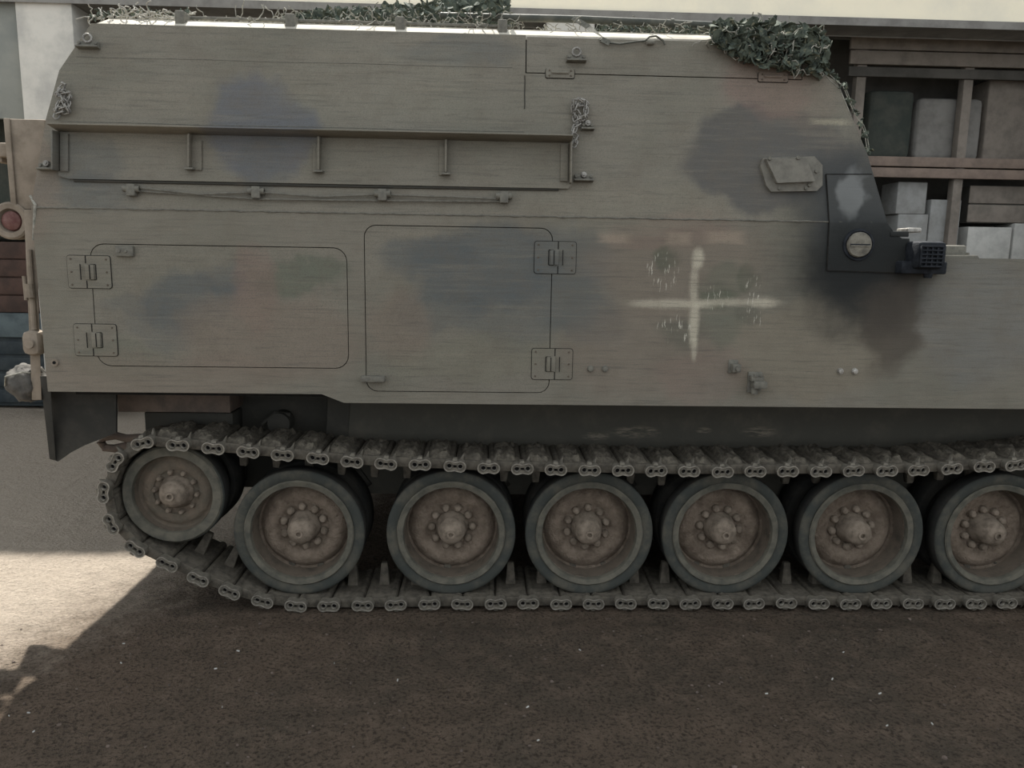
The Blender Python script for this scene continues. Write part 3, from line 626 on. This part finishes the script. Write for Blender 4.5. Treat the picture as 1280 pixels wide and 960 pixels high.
# ---- running gear
def wheel_meshes(R, lip, rin, depth, hubr, hubout, bc, nb, br=.021):
    ms = {}
    b = MB(); b.lathe([(lip, .012), (lip+.012, .004), (R-.016, 0), (R-.005, .003), (R, .010), (R, .088), (R-.012, .100), (lip, .100)], 64); me = b.mesh('tire', 50)
    me.materials.append(M['rubber']); me.materials.append(M['darkrubber'])       # dusty side wall; rubbed tread, blackened further for the shade between wheels
    for p_ in me.polygons:
        c_ = p_.center
        if c_.y > .012 and math.hypot(c_.x, c_.z) > R-.02: p_.material_index = 1
    ms['tire'] = me
    d = depth
    b = MB(); b.lathe([(lip+.002, .010), (lip-.004, .004), (rin+.004, .010), (rin, .030), (rin-.003, d*1.05), (rin-.014, d*1.15), (rin-.026, d*1.02), (rin*.80, d*.86), (rin*.68, d*.82), (rin*.58, d*.90), (bc+.016, d*1.02), (bc-.01, d*1.02), (0, d)], 64, jit=.010); ms['rim'] = b.mesh('rim', 60)
    b = MB(); b.lathe([(rin+.003, .014), (rin-.001, .034), (rin-.0045, d*.80), (rin-.008, d*.98)], 56); ms['barrel'] = b.mesh('barrel', 60, False)
    ho = hubout
    b = MB(); b.lathe([(hubr*1.22, d*1.04), (hubr*1.16, d*.80), (hubr*1.02, d*.62), (hubr*.99, d*.40), (hubr*.95, ho+.036), (hubr*.84, ho+.018), (hubr*.60, ho+.006), (hubr*.40, ho+.001), (hubr*.32, ho), (hubr*.30, ho-.008), (hubr*.17, ho-.008), (hubr*.15, ho+.006), (0, ho+.006)], 28, jit=.008); ms['hub'] = b.mesh('hub', 50)
    b = MB(); b.cyl((0, .02, 0), (0, -.016, 0), br, br*.9, 8); b.lathe([(br*.9, -.016), (br*.6, -.026), (0, -.029)], 8); ms['bolt'] = b.mesh('bolt', 40)
    b = MB(); b.lathe([(lip, .0), (R-.010, 0), (R, .02), (R, .12), (R-.012, .14), (lip, .14)], 48); b.lathe([(lip+.01, .05), (.05, .03), (.05, .10), (lip+.01, .09)], 48); ms['inner'] = b.mesh('inner', 50)
    return ms, depth, bc, nb
def place_wheel(name, ms, x, z, Y, phase, mat='mud'):
    me, depth, bc, nb = ms
    mt = Matrix.Translation((x, Y, z)) @ Matrix.Rotation(phase, 4, 'Y')
    r = put(name, me['rim'], mat, V, mt)
    put('tire', me['tire'], 'rubber', r, mt)
    put('rim_barrel', me['barrel'], 'barrel', r, mt)
    put('hub_cap', me['hub'], 'mudcap', r, mt)
    put('inner_tire', me['inner'], 'darkrubber', r, Matrix.Translation((x, Y+.195, z)))
    for k in range(nb):
        a = 2*math.pi*k/nb
        put('wheel_bolt', me['bolt'], 'mudcap', r, mt @ Matrix.Translation((math.cos(a)*bc, depth*1.0, math.sin(a)*bc)))
    return r
WX = [-.843, -.143, .503, 1.148, 1.800, 2.458, 3.11]
WZ = .355
RW = wheel_meshes(.300, .246, .222, .115, .064, -.006, .096, 10)
rimlip = MB(); rimlip.lathe([(.252, .004), (.246, -.003), (.224, .002), (.219, .02), (.222, .03)], 56, jit=.01); LIP = rimlip.mesh('rim_lip', 50)
for i, x in enumerate(WX):
    r = place_wheel('road_wheel', RW, x, WZ, .055, .25+i*.37)
    put('rim_lip', LIP, 'rim', r, Matrix.Translation((x, .055, WZ)) @ Matrix.Rotation(i*.9, 4, 'Y'))
IX, IZ = -1.410, .537
IW = wheel_meshes(.232, .200, .182, .052, .066, -.030, .096, 10, .014)
M['idler'] = simple('idler_grime', (.105, .092, .072), (.150, .120, .092), 12, .95, .6, 60, bdist=.012)
r = place_wheel('idler_wheel', IW, IX, IZ, .06, .1, 'idler')
rimlip = MB(); rimlip.lathe([(.226, .002), (.220, -.006), (.182, -.004), (.177, .012), (.180, .02)], 56, jit=.008); put('rim_lip', rimlip.mesh('idler_lip', 50), 'rim', r, Matrix.Translation((IX, .06, IZ)))
for x in WX:     # suspension arms behind the wheels
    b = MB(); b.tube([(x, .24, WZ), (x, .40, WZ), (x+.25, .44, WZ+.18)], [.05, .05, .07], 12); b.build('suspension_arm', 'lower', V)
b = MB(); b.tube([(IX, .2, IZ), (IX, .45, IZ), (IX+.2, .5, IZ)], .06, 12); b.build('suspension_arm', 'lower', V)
SX, SZ, SR = 3.80, .565, .25
b = MB()
prof = []
for k in range(66):
    a = 2*math.pi*k/66; rr = SR+(.03 if k % 6 in (0, 1, 5) else -.02); prof.append((SX+rr*math.cos(a), SZ+rr*math.sin(a)))
b.plate(prof, [], low, .06, .09); b.plate(prof, [], low, .28, .31); b.cyl((SX, .02, SZ), (SX, .5, SZ), .12, n=24); b.build('drive_sprocket', 'track', V)

# ---- track
PITCH = .1524
P0 = [(2.504, .726), (2.203, .707), (1.96, .694), (1.455, .686), (.94, .682), (.482, .686), (.18, .689), (-.12, .698), (-.585, .718), (-.882, .745), (-1.184, .772), (-1.330, .786), (IX-.08, .797)]
ARC = [(IX+.268*math.cos(a), IZ+.268*math.sin(a)) for a in [rad(v) for v in (118, 133, 148, 163, 178, 193, 208, 220)]]
P1 = [(-1.553, .308), (-1.422, .238), (-1.282, .166), (-1.141, .102), (-1.00, .056), (-.842, .038), (-.394, .040), (.218, .046), (1.2, .047), (2.589, .047), (3.15, .05), (3.35, .10), (3.62, .32)]
ARC2 = [(SX+.28*math.cos(a), SZ+.28*math.sin(a)) for a in [rad(v) for v in (-60, -35, -10, 15, 40, 65, 85)]]
P2 = [(3.6, .82), (3.1, .772)]
loop = [Vector((x, z)) for x, z in P0+ARC+P1+ARC2+P2]
dense = []
n = len(loop)
for i in range(n):
    a, b_, c, d = loop[i-1], loop[i], loop[(i+1) % n], loop[(i+2) % n]
    for k in range(24):
        t = k/24; dense.append(.5*((2*b_)+(c-a)*t+(2*a-5*b_+4*c-d)*t*t+(3*b_-a-3*c+d)*t**3))
cum = [0]
for p, q in zip(dense, dense[1:]+dense[:1]): cum.append(cum[-1]+(q-p).length)
TOT = cum[-1]
def path(s_):
    s_ %= TOT; i = int(np.searchsorted(cum, s_, 'right'))-1; i = min(i, len(dense)-1)
    t = (s_-cum[i])/max(cum[i+1]-cum[i], 1e-9); return dense[i].lerp(dense[(i+1) % len(dense)], t)
def nearest(x, z): k = min(range(len(dense)), key=lambda j: (dense[j]-Vector((x, z))).length); return cum[k]
sA, sB = nearest(.18, .689), nearest(.218, .046)
nA = round((sB-sA)/PITCH); nB = round((TOT-(sB-sA))/PITCH)
joints = [path(sA+(sB-sA)*k/nA) for k in range(nA)]+[path(sB+(TOT-sB+sA)*k/nB) for k in range(nB)]
TW = .385
def shoe_mesh():
    b = MB()
    b.box(-.056, .056, .022, TW-.02, -.017, .020, .004)
    for s_ in (-1, 1): b.cyl((s_*.0545, .012, 0), (s_*.0545, TW-.01, 0), .0212, n=10)
    b.box(-.034, .034, .010, .024, -.020, .024, .003)
    return b.mesh('track_shoe')
def tooth_mesh():
    b = MB(); b.hexa([(-.026, .165, -.015), (.026, .165, -.015), (.026, .225, -.015), (-.026, .225, -.015), (-.016, .180, -.122), (.016, .180, -.122), (.016, .210, -.122), (-.016, .210, -.122)], .006); return b.mesh('guide_tooth')
def pad_mesh(seed):
    rnd = random.Random(seed); b = MB(); r = bmesh.ops.create_grid(b.bm, x_segments=7, y_segments=9, size=1)
    for v in r['verts']:
        x, y = v.co.x, v.co.y; e = max(abs(x), abs(y))
        x0 = x*.050; x0 += (.004*rnd.uniform(-1, 1)); yy = .035+(y+1)*.5*(TW-.075)+.006*rnd.uniform(-1, 1)
        z = (.042 if e < .99 else .012)+.012*rnd.uniform(-1, .6)
        if e >= .99: x0 *= 1.10
        v.co = (x0, yy, z)
    return b.mesh('track_pad', 12)
def stadium(hl, r, n=7):
    return [(hl+r*math.cos(a), r*math.sin(a)) for a in [rad(-90+180*k/n) for k in range(n+1)]]+[(-hl+r*math.cos(a), r*math.sin(a)) for a in [rad(90+180*k/n) for k in range(n+1)]]
def dumbbell(hl, r, waist, n=8):
    a0 = 62
    L_ = [(-hl-r*math.cos(rad(v)), r*math.sin(rad(v))) for v in [-(180-a0-30)+2*(180-a0-30)*k/n for k in range(n+1)]]
    Rr = [(-x, -z) for x, z in L_]
    return [(0, -waist)]+L_+[(0, waist)]+Rr
def ring(cx, r, n=9): return [(cx+r*math.cos(2*math.pi*k/n), r*math.sin(2*math.pi*k/n)) for k in range(n)]
def conn_mesh():
    fn = lambda x, z, o: Vector((x, o, z))
    b = MB()
    b.plate(dumbbell(.0245, .0262, .0205), [dumbbell(.0245, .0226, .0165)], fn, -.026, -.022)
    for f_ in b.bm.faces: f_.material_index = 1
    b.plate(dumbbell(.0245, .0265, .0215), [ring(-.0245, .0160, 11), ring(.0245, .0160, 11), [(-.0078, -.006), (.0078, -.006), (.0078, .006), (-.0078, .006)]], fn, -.022, .018)
    b.hexa([(-.014, -.018, .024), (.010, -.018, .024), (.010, .012, .024), (-.014, .012, .024), (-.010, -.014, .036), (.008, -.014, .036), (.008, .010, .036), (-.010, .010, .036)])
    return b.mesh('end_connector', 30)
def conn_hole():
    fn = lambda x, z, o: Vector((x, o, z))
    b = MB(); b.plate(stadium(.023, .018, 4), [], fn, -.008, .0); return b.mesh('connector_socket')
def pin_mesh():
    b = MB(); b.lathe([(.0140, -.0), (.0140, -.021), (.0122, -.024), (.0104, -.021), (.0100, -.0)], 12); return b.mesh('track_pin')
def wedge_mesh():
    b = MB(); b.hexa([(-.008, .030, .010), (.036, .030, .010), (.036, .052, .010), (-.008, .052, .010), (.016, .030, .012), (.036, .034, .050), (.036, .052, .050), (.016, .050, .012)], .001); return b.mesh('wedge')
M['connrim'] = simple('worn_connector_rim', (.30, .28, .24), (.15, .14, .12), 60, .5, .3, 150, .4)
SHOE, TOOTH, CONN, SOCK, PIN, WEDGE = shoe_mesh(), tooth_mesh(), conn_mesh(), conn_hole(), pin_mesh(), wedge_mesh()
CONN.materials.append(M['connector']); CONN.materials.append(M['connrim'])
PADS = [pad_mesh(i) for i in range(7)]
def frame2(p, tx):                                   # local z points to the outside of the loop
    ang = math.atan2(tx.y, tx.x)
    return Matrix.Translation((p.x, 0, p.y)) @ Matrix.Rotation(-ang, 4, 'Y')
nj = len(joints)
for i in range(nj):
    p, q, o_ = joints[i], joints[(i+1) % nj], joints[i-1]
    mid = (p+q)/2; tx = (p-q)                         # reversed: outside is up on the upper run
    mt = frame2(mid, tx) @ Matrix.Rotation(rad(random.uniform(-1.2, 1.2)), 4, 'X')
    s_ = put('track_shoe', SHOE, 'track', V, mt)
    put('guide_tooth', TOOTH, 'track', s_, mt)
    put('track_pad', PADS[i % 7 if i % 3 else (i*5) % 7], 'pad', s_, mt)
    cmx = frame2(p, o_-q) @ Matrix.Translation((random.uniform(-.002, .002), random.uniform(-.004, .003), random.uniform(-.0015, .0015))) @ Matrix.Rotation(rad(random.uniform(-4, 4)), 4, 'Y')
    k = put('end_connector', CONN, 'connector', s_, cmx)
    put('connector_socket', SOCK, 'hole', s_, cmx); [put('track_pin', PIN, 'connrim', s_, cmx @ Matrix.Translation((e*.0245, 0, 0))) for e in (-1, 1)]; put('connector_wedge', WEDGE, 'connector', s_, cmx)

# ------------------------------------------------------------------ chains hooked on the side
def link_mesh(l=.019, r=.0095, t=.0032):
    pts = [(l*.5+r*math.cos(a), r*math.sin(a), 0) for a in [rad(-90+45*k) for k in range(5)]]+[(-l*.5+r*math.cos(a), r*math.sin(a), 0) for a in [rad(90+45*k) for k in range(5)]]
    b = MB(); b.tube(pts, t, 6, True); return b.mesh('chain_link')
LINK = link_mesh()
def chain(name, label, pts, loose):
    root = empty(name, pts[-1]); tag(root, label, 'chain', None)
    n_ = 0; step = .024
    for p, q in zip(pts, pts[1:]):
        d = q-p; k = max(1, int(round(d.length/step)))
        for i in range(k):
            c_ = p+d*((i+.5)/k); x = d.normalized(); y = x.cross(Vector((0, 1, .1))).normalized(); z = x.cross(y)
            if n_ % 2: y, z = z, -y
            mt = Matrix((x, y, z)).transposed().to_4x4(); mt.translation = c_
            put('chain_link', LINK, 'chain', root, mt @ Matrix.Rotation(random.uniform(-.35, .35), 4, 'X')); n_ += 1
    b = MB(); a = pts[0]; b.tube([a+Vector((.0, -.004, .014)), a+Vector((.016, -.006, .006)), a+Vector((.012, -.006, -.014)), a+Vector((-.008, -.006, -.016)), a+Vector((-.012, -.006, -.004))], .0055, 8); b.build('snap_hook', 'chain', root)
    return root
c1 = [(726, 128), (716, 127), (717, 140), (720, 152), (732, 146), (733, 130), (724, 124), (719, 138), (729, 152), (719, 158), (716, 168), (722, 172), (717, 182)]
chain('chain', 'steel chain hanging in a tangle at the right end of the folding bench', [U(x, y, -.022-.008*math.sin(i*2.1)) for i, (x, y) in enumerate(c1)], 0)
c2 = [(78, 108), (72, 118), (86, 116), (76, 128), (70, 138), (83, 134), (88, 122), (74, 112), (80, 126), (86, 138), (72, 142), (70, 146)]
chain('chain', 'steel chain bunched at the left rear edge above the folding bench', [U(x, y, -.022-.008*math.sin(i*1.7)) for i, (x, y) in enumerate(c2)], 0)

# ------------------------------------------------------------------ camouflage netting, poles and straps on the roof
def scraps(name, pts, parent, size, fat=.4, mat='netleaf'):
    b = MB(); bm = b.bm
    for p in pts:
        a = Vector((random.gauss(0, 1), random.gauss(0, 1), random.gauss(0, 1))).normalized(); c_ = a.cross(Vector((random.gauss(0, 1), random.gauss(0, 1), random.gauss(0, 1)))).normalized()
        n_ = a.cross(c_); l = random.uniform(*size); w_ = l*random.uniform(fat*.75, fat*1.35); bend = random.uniform(-.6, .6)*l
        rows = []
        for k in range(4):
            t = k/3-.5; ww = w_*(.35 if k in (0, 3) else 1)*random.uniform(.7, 1.1); ctr_ = p+a*(t*l)+n_*(bend*(t*t*4-.5)*.5)
            rows.append([bm.verts.new(ctr_-c_*ww*.5), bm.verts.new(ctr_+c_*ww*.5+n_*random.uniform(-.1, .1)*l)])
        for A, B_ in zip(rows, rows[1:]): bm.faces.new((A[0], A[1], B_[1], B_[0]))
    me = b.mesh(name, 0, False); o = put(name, me, mat, parent); tag(o, kind='stuff')
    sm = o.modifiers.new('thickness', 'SOLIDIFY'); sm.thickness = .0012
    return o
def cords(name, paths, parent, r, mat='netcord'):
    b = MB()
    for p in paths: b.tube(p, r, 5)
    return tag(b.build(name, mat, parent), kind='stuff')
def wander(p, n_, step, bias=Vector((0, 0, 0)), flat=1.0):
    out = [p.copy()]; d = Vector((random.gauss(0, 1), random.gauss(0, 1)*.5, random.gauss(0, .6))).normalized()
    for _ in range(n_):
        d = (d+Vector((random.gauss(0, .7), random.gauss(0, .4), random.gauss(0, .7)*flat))+bias).normalized(); out.append(out[-1]+d*step)
    return out
# draped over the front corner
net = empty('camouflage_net', U(960, 60)); tag(net, 'leafy camouflage net bunched over the front top corner of the vehicle', 'camouflage net', 'camouflage nets on the roof')
low_edge = [(888, 52), (905, 60), (925, 72), (950, 80), (975, 86), (1000, 90), (1020, 92), (1036, 98)]
pts = []
for _ in range(620):
    px = random.uniform(890, 1036); yl = np.interp(px, [q[0] for q in low_edge], [q[1] for q in low_edge])
    top = np.interp(px, [888, 900, 960, 1025, 1036], [34, 27, 26, 36, 58]); py = random.uniform(top, yl)
    if py > 46: pts.append(U(px, py, -random.uniform(.01, .06)))
    else: pts.append(S(px, py, random.uniform(.03, .35)))
scraps('cloth_scraps', pts, net, (.030, .065), .62)
paths = [wander(random.choice(pts), 6, .016) for _ in range(70)]
edge = [(1036, 92), (1044, 100), (1054, 108), (1062, 128), (1068, 142), (1077, 155), (1081, 168), (1084, 188)]
paths += [[U(x, y, .01) for x, y in edge], [U(x+3, y+2, .03) for x, y in edge[1:]], [U(x-4, y+3, .0) for x, y in edge[:5]]]
cords('net_cords', paths, net, .0022)
scraps('cloth_scraps', [U(x+random.uniform(-3, 5), y+random.uniform(-4, 4), random.uniform(-.01, .05)) for x, y in edge for _ in range(9)], net, (.015, .04))
# long heap behind the edge rail with a tall roll
net = empty('camouflage_net', S(520, 30, .4)); tag(net, 'long heap of camouflage net along the roof edge with a tall dark roll', 'camouflage net', 'camouflage nets on the roof')
pts = []
for _ in range(900):
    px = random.uniform(355, 640); top = np.interp(px, [355, 400, 470, 520, 545, 552, 632, 640], [24, 13, 9, 5, 2, -8, -10, 22]); py = random.uniform(max(top, -8), 33)
    pts.append(S(px, py, random.uniform(.25, .75)))
scraps('cloth_scraps', pts, net, (.025, .06), .5)
cords('net_cords', [wander(S(random.uniform(240, 655), random.uniform(24, 34), random.uniform(.17, .4)), 7, .014) for _ in range(190)], net, .0021)
# the rolled net core
b = MB(); c_ = S(592, 12, .5); b.tube([c_+Vector((-.13, 0, 0)), c_+Vector((-.05, .02, .012)), c_+Vector((.05, -.01, .006)), c_+Vector((.13, 0, 0))], [.05, .075, .078, .07], 14); b.build('net_roll', 'netleaf', net)
# thin remnant at the rear
net = empty('camouflage_net', S(170, 22, .3)); tag(net, 'thin tangle of pale net cord and twigs on the rear roof edge', 'camouflage net', 'camouflage nets on the roof')
cords('net_cords', [wander(S(random.uniform(112, 235), random.uniform(18, 25), random.uniform(.14, .3)), 6, .013, flat=.4) for _ in range(75)], net, .0026, 'twig')
scraps('cloth_scraps', [S(random.uniform(116, 235), random.uniform(13, 25), random.uniform(.2, .4)) for _ in range(120)], net, (.015, .035))
net = empty('camouflage_net', S(800, 42, .35)); tag(net, 'low strip of dark net between the long pole and the roof edge', 'camouflage net', 'camouflage nets on the roof')
scraps('cloth_scraps', [S(random.uniform(745, 900), random.uniform(33, 46), random.uniform(.22, .4)) for _ in range(230)], net, (.018, .04))
cords('net_cords', [wander(S(random.uniform(640, 890), random.uniform(36, 46), random.uniform(.17, .35)), 6, .014) for _ in range(70)], net, .0021)

py_ = .30
b = MB(); p, q = S(551, 20, py_), S(897, 32, py_); b.tube([p, p.lerp(q, .5)+Vector((0, 0, .006)), q], .016, 12); k = b.build('long_pole', 'pole'); tag(k, 'long dark steel pole lying along the roof edge toward the leafy net', 'pole')
b = MB(); b.tube([S(838, 29, py_), S(842, 29, py_)], .020, 12); b.build('pole_collar', 'pole', k)
b = MB(); b.tube([S(760, 30, py_+.07), S(900, 38, py_+.07)], .011, 10); tag(b.build('short_pole', 'pole'), 'short dark rod beside the long pole near the leafy net', 'pole')
def strap(pts, w_, t):
    b = MB()
    for p, q in zip(pts, pts[1:]):
        d = (q-p).normalized(); n_ = d.cross(Vector((0, 1, 0))).normalized()*w_; o_ = Vector((0, t, 0))
        b.hexa([p-n_-o_, p+n_-o_, p+n_+o_, p-n_+o_, q-n_-o_, q+n_-o_, q+n_+o_, q-n_+o_])
    return b
k = strap([S(716, 22, .27), S(736, 34, .20), S(752, 49, .10), S(762, 54, .085)], .011, .002).build('webbing_strap', 'strap'); tag(k, 'grey webbing strap slung diagonally from the long pole over the roof edge', 'strap')
b = MB(); b.tube([U(757, 53, -.012), U(775, 55, -.012), U(795, 52, -.012), U(806, 51, -.012), U(812, 46, -.016), U(820, 45, -.016), U(829, 51, -.012), U(831, 56, -.01)], .0042, 8); tag(b.build('wire_cable', 'pole'), 'thin cable looped over the roof edge beside the strap', 'cable')
k = D.objects['wire_cable']; b = MB(); a = U(812, 53, -.01); b.cyl(a-Vector((.012, 0, 0)), a+Vector((.02, 0, 0)), .010, n=10); b.build('cable_plug', 'hardware', k)

# plastic-wrapped bundle hung at the rear
b = MB(); r = bmesh.ops.create_icosphere(b.bm, subdivisions=4, radius=1); c_ = S(36, 478, .12)
for v in r['verts']:
    d = v.co.copy(); f_ = 1+.22*mnoise.noise(d*2.1)+.10*mnoise.noise(d*5)
    v.co = c_+Vector((d.x*.085*f_, d.y*.09*f_, d.z*.082*f_ - .015*d.x))
bd = b.build('wrapped_bundle', 'tarp', None, None, 70); tag(bd, 'crumpled plastic-wrapped bundle hanging at the lower rear edge of the vehicle', 'bundle')
b = MB(); b.tube([c_+Vector((.06, -.05, .05)), c_+Vector((.03, -.095, .06)), c_+Vector((-.04, -.098, .04)), c_+Vector((-.075, -.05, -.01))], .004, 6); b.build('tie_cord', 'netcord', bd)

# ------------------------------------------------------------------ things standing in the garage
YB = 4.75
def zx(px0, px1, py0, py1, Y): a, c = S(px0, py1, Y), S(px1, py0, Y); return a.x, c.x, a.z, c.z
# left bay: cabinet, crate and canvas bale in one stack
x0, x1, _, z1 = zx(-110, 58, 392, 530, YB)
cab = empty('steel_cabinet', (x0, YB, 0)); tag(cab, 'dark blue-grey steel cabinet with wide drawers at the left edge, under a brown crate', 'cabinet')
b = MB(); b.box(x0, x1, YB+.02, YB+.6, 0.02, z1-.25, .01); b.build('body', 'darkblue', cab)
b = MB(); b.box(x0-.02, x1+.02, YB-.02, YB+.62, z1-.25, z1, .01); b.build('top', 'bluegrey', cab)
for k in range(4):
    zz = .06+(z1-.32)*k/4; b = MB(); b.box(x0+.03, x1-.03, YB, YB+.03, zz, zz+(z1-.32)/4-.03, .006); d_ = b.build('drawer', 'darkblue', cab)
    b = MB(); b.box(x0+.5, x0+.75, YB-.03, YB+.002, zz+.10, zz+.12, .004); b.build('handle', 'bluegrey', d_)
_, _, _, zc = zx(-110, 58, 302, 392, YB)
cr = empty('wooden_crate', (x0, YB, z1)); tag(cr, 'reddish brown slatted crate on the blue-grey cabinet at the left edge', 'crate')
hh = (zc-z1)/4
b = MB(); b.box(x0+.06, x1-.06, YB+.06, YB+.55, z1, zc-.01); b.build('crate_body', 'darkred', cr)
for k in range(4):
    b = MB(); b.box(x0+.03, x1-.03, YB+.03, YB+.06, z1+hh*k+.008, z1+hh*(k+1)-.008, .004); b.build('slat', 'darkred', cr)
b = MB(); _, _, _, zt = zx(-110, 58, 130, 300, YB)
b.box(x0+.02, x1-.05, YB+.05, YB+.55, zc, zt, .12)
bmesh.ops.subdivide_edges(b.bm, edges=b.bm.edges, cuts=3, use_grid_fill=True)
for v in b.bm.verts: v.co += Vector((.03, .03, .0))*mnoise.noise(v.co*3)
tag(b.build('canvas_bale', 'greygreen', None, None, 60), 'dark green canvas-covered bale on top of the brown crate at the left edge', 'bale')
# right bay: timber rack
YR = 4.85
rk = empty('timber_rack', S(1180, 400, YR)); rk.location.z = 0; WM[rk.name] = Matrix.Translation(rk.location)
tag(rk, 'tall rack of weathered planks in the garage behind the front of the vehicle', 'rack')
x0, x1 = S(1052, 200, YR).x, S(1420, 200, YR).x
for px in (1070, 1203, 1400):
    x = S(px, 200, YR).x; b = MB(); b.box(x-.05, x+.05, YR+.03, YR+.13, 0, S(px, 24, YR).z, .006); b.build('post', 'wood', rk)
def plank(py0, py1, mat, dy=0, xa=None, xb=None):
    z1_, z0_ = S(1180, py0, YR).z, S(1180, py1, YR).z; b = MB(); b.box(xa or x0, xb or x1, YR-.01+dy, YR+.028+dy, z0_, z1_, .004); b.build('plank', mat, rk)
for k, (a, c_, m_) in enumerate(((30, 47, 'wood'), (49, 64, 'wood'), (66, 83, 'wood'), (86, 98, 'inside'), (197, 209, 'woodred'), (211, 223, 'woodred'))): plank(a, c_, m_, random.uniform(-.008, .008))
zs1 = S(1180, 198, YR).z; zs0 = S(1180, 323, YR).z
for zz in (zs1, zs0, .5):
    b = MB(); b.box(x0, x1, YR+.03, YR+.75, zz-.03, zz, .004); b.build('shelf_board', 'wood', rk)
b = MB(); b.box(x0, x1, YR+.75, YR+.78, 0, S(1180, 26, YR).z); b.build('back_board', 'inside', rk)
def lumpy(px0, px1, py0, Y, dep, zbot, name, mat, label, cat, bev=.06):
    xa, xb = S(px0, py0, Y).x, S(px1, py0, Y).x; b = MB(); b.box(xa, xb, Y, Y+dep, zbot, S((px0+px1)/2, py0, Y).z, bev)
    bmesh.ops.subdivide_edges(b.bm, edges=b.bm.edges, cuts=2, use_grid_fill=True)
    for v in b.bm.verts: v.co += Vector((.02, .02, 0))*mnoise.noise(v.co*4)
    tag(b.build(name, mat, None, None, 60), label, cat)
Yi = YR+.16
lumpy(1088, 1146, 112, Yi, .45, zs1, 'canvas_bale', 'greygreen', 'dark green canvas bale on the upper shelf of the plank rack, nearest the vehicle', 'bale')
lumpy(1150, 1232, 122, Yi, .45, zs1, 'sack', 'beam', 'grey sack on the upper shelf of the plank rack, between bale and box', 'sack')
lumpy(1238, 1330, 100, Yi, .45, zs1, 'dusty_box', 'wood', 'dusty brown box on the upper shelf of the plank rack at the right edge', 'box', .02)
def block(px0, px1, py0, py1z, name, mat, label, Y=Yi):
    xa, xb = S(px0, py0, Y).x, S(px1, py0, Y).x; zt_ = S((px0+px1)/2, py0, Y).z; b = MB(); b.box(xa, xb, Y-.05, Y+.3, py1z, zt_, .012); k = b.build(name, mat); tag(k, label, 'block', 'blocks on the lower shelf'); return zt_
z_ = block(1120, 1158, 268, zs0, 'concrete_block', 'palebox', 'pale grey block on the lower shelf, directly right of the sloping front edge')
z_ = block(1120, 1157, 228, z_, 'concrete_block', 'palebox', 'grey block resting on the block right of the sloping front edge')
z_ = block(1161, 1199, 250, zs0, 'concrete_block', 'palebox', 'taller grey block left of the rack post')
z_ = block(1207, 1262, 284, zs0, 'concrete_block', 'whitebox', 'whitewashed block right of the rack post on the lower shelf')
z_ = block(1265, 1330, 280, zs0, 'concrete_block', 'whitebox', 'whitewashed block at the right edge of the photo on the lower shelf')
xa, xb = S(1209, 260, Yi).x, S(1330, 260, Yi).x
cr = empty('wooden_crate', (xa, Yi, z_)); tag(cr, 'brown slatted crate on the whitewashed blocks at the right edge', 'crate')
zt_ = S(1250, 232, Yi).z
b = MB(); b.box(xa+.02, xb-.02, Yi, Yi+.28, z_, zt_-.01); b.build('crate_body', 'inside', cr)
for k in range(2): b = MB(); b.box(xa, xb, Yi-.02, Yi, z_+(zt_-z_)*k/2+.008, z_+(zt_-z_)*(k+1)/2-.008, .004); b.build('slat', 'wood', cr)

# ------------------------------------------------------------------ far running gear (it closes the view and the light under the hull)
def band(y0_, y1_, inner, outer_):
    b = MB(); rings = []
    dd = dense[::6]; k_ = len(dd)
    for i in range(k_):
        tx = (dd[(i+1) % k_]-dd[i-1]).normalized(); nn = Vector((tx.y, -tx.x))
        a_, c_ = dd[i]+nn*inner, dd[i]+nn*outer_
        rings.append([b.bm.verts.new(p) for p in ((a_.x, y0_, a_.y), (c_.x, y0_, c_.y), (c_.x, y1_, c_.y), (a_.x, y1_, a_.y))])
    for i in range(k_):
        A, B_ = rings[i], rings[(i+1) % k_]
        for j in range(4): b.bm.faces.new((A[j], A[(j+1) % 4], B_[(j+1) % 4], B_[j]))
    return b
band(WID-.385, WID, -.02, .02).build('far_track_band', 'track', V)
for x in WX:
    put('far_road_wheel', RW[0]['inner'], 'darkrubber', V, Matrix.Translation((x, WID-.36, WZ)))
put('far_idler_wheel', IW[0]['inner'], 'darkrubber', V, Matrix.Translation((IX, WID-.36, IZ)))
b = MB()
for _ in range(22):
    x, y = random.uniform(-1.7, 2.4), random.uniform(-1.2, -.15); a_ = random.uniform(0, 3.14); l_ = random.uniform(.003, .007)
    d_ = Vector((math.cos(a_), math.sin(a_), 0))*l_; e_ = Vector((-d_.y, d_.x, 0))*.3; c_ = Vector((x, y, .018))
    b.hexa([c_-d_-e_, c_+d_-e_, c_+d_+e_, c_-d_+e_, c_-d_-e_+Vector((0, 0, .004)), c_+d_-e_+Vector((0, 0, .004)), c_+d_+e_+Vector((0, 0, .004)), c_-d_+e_+Vector((0, 0, .004))])
tag(b.build('pale_chips', 'whitebox'), 'tiny pale chips and straw bits lying on the dirt', 'debris', None, 'stuff')
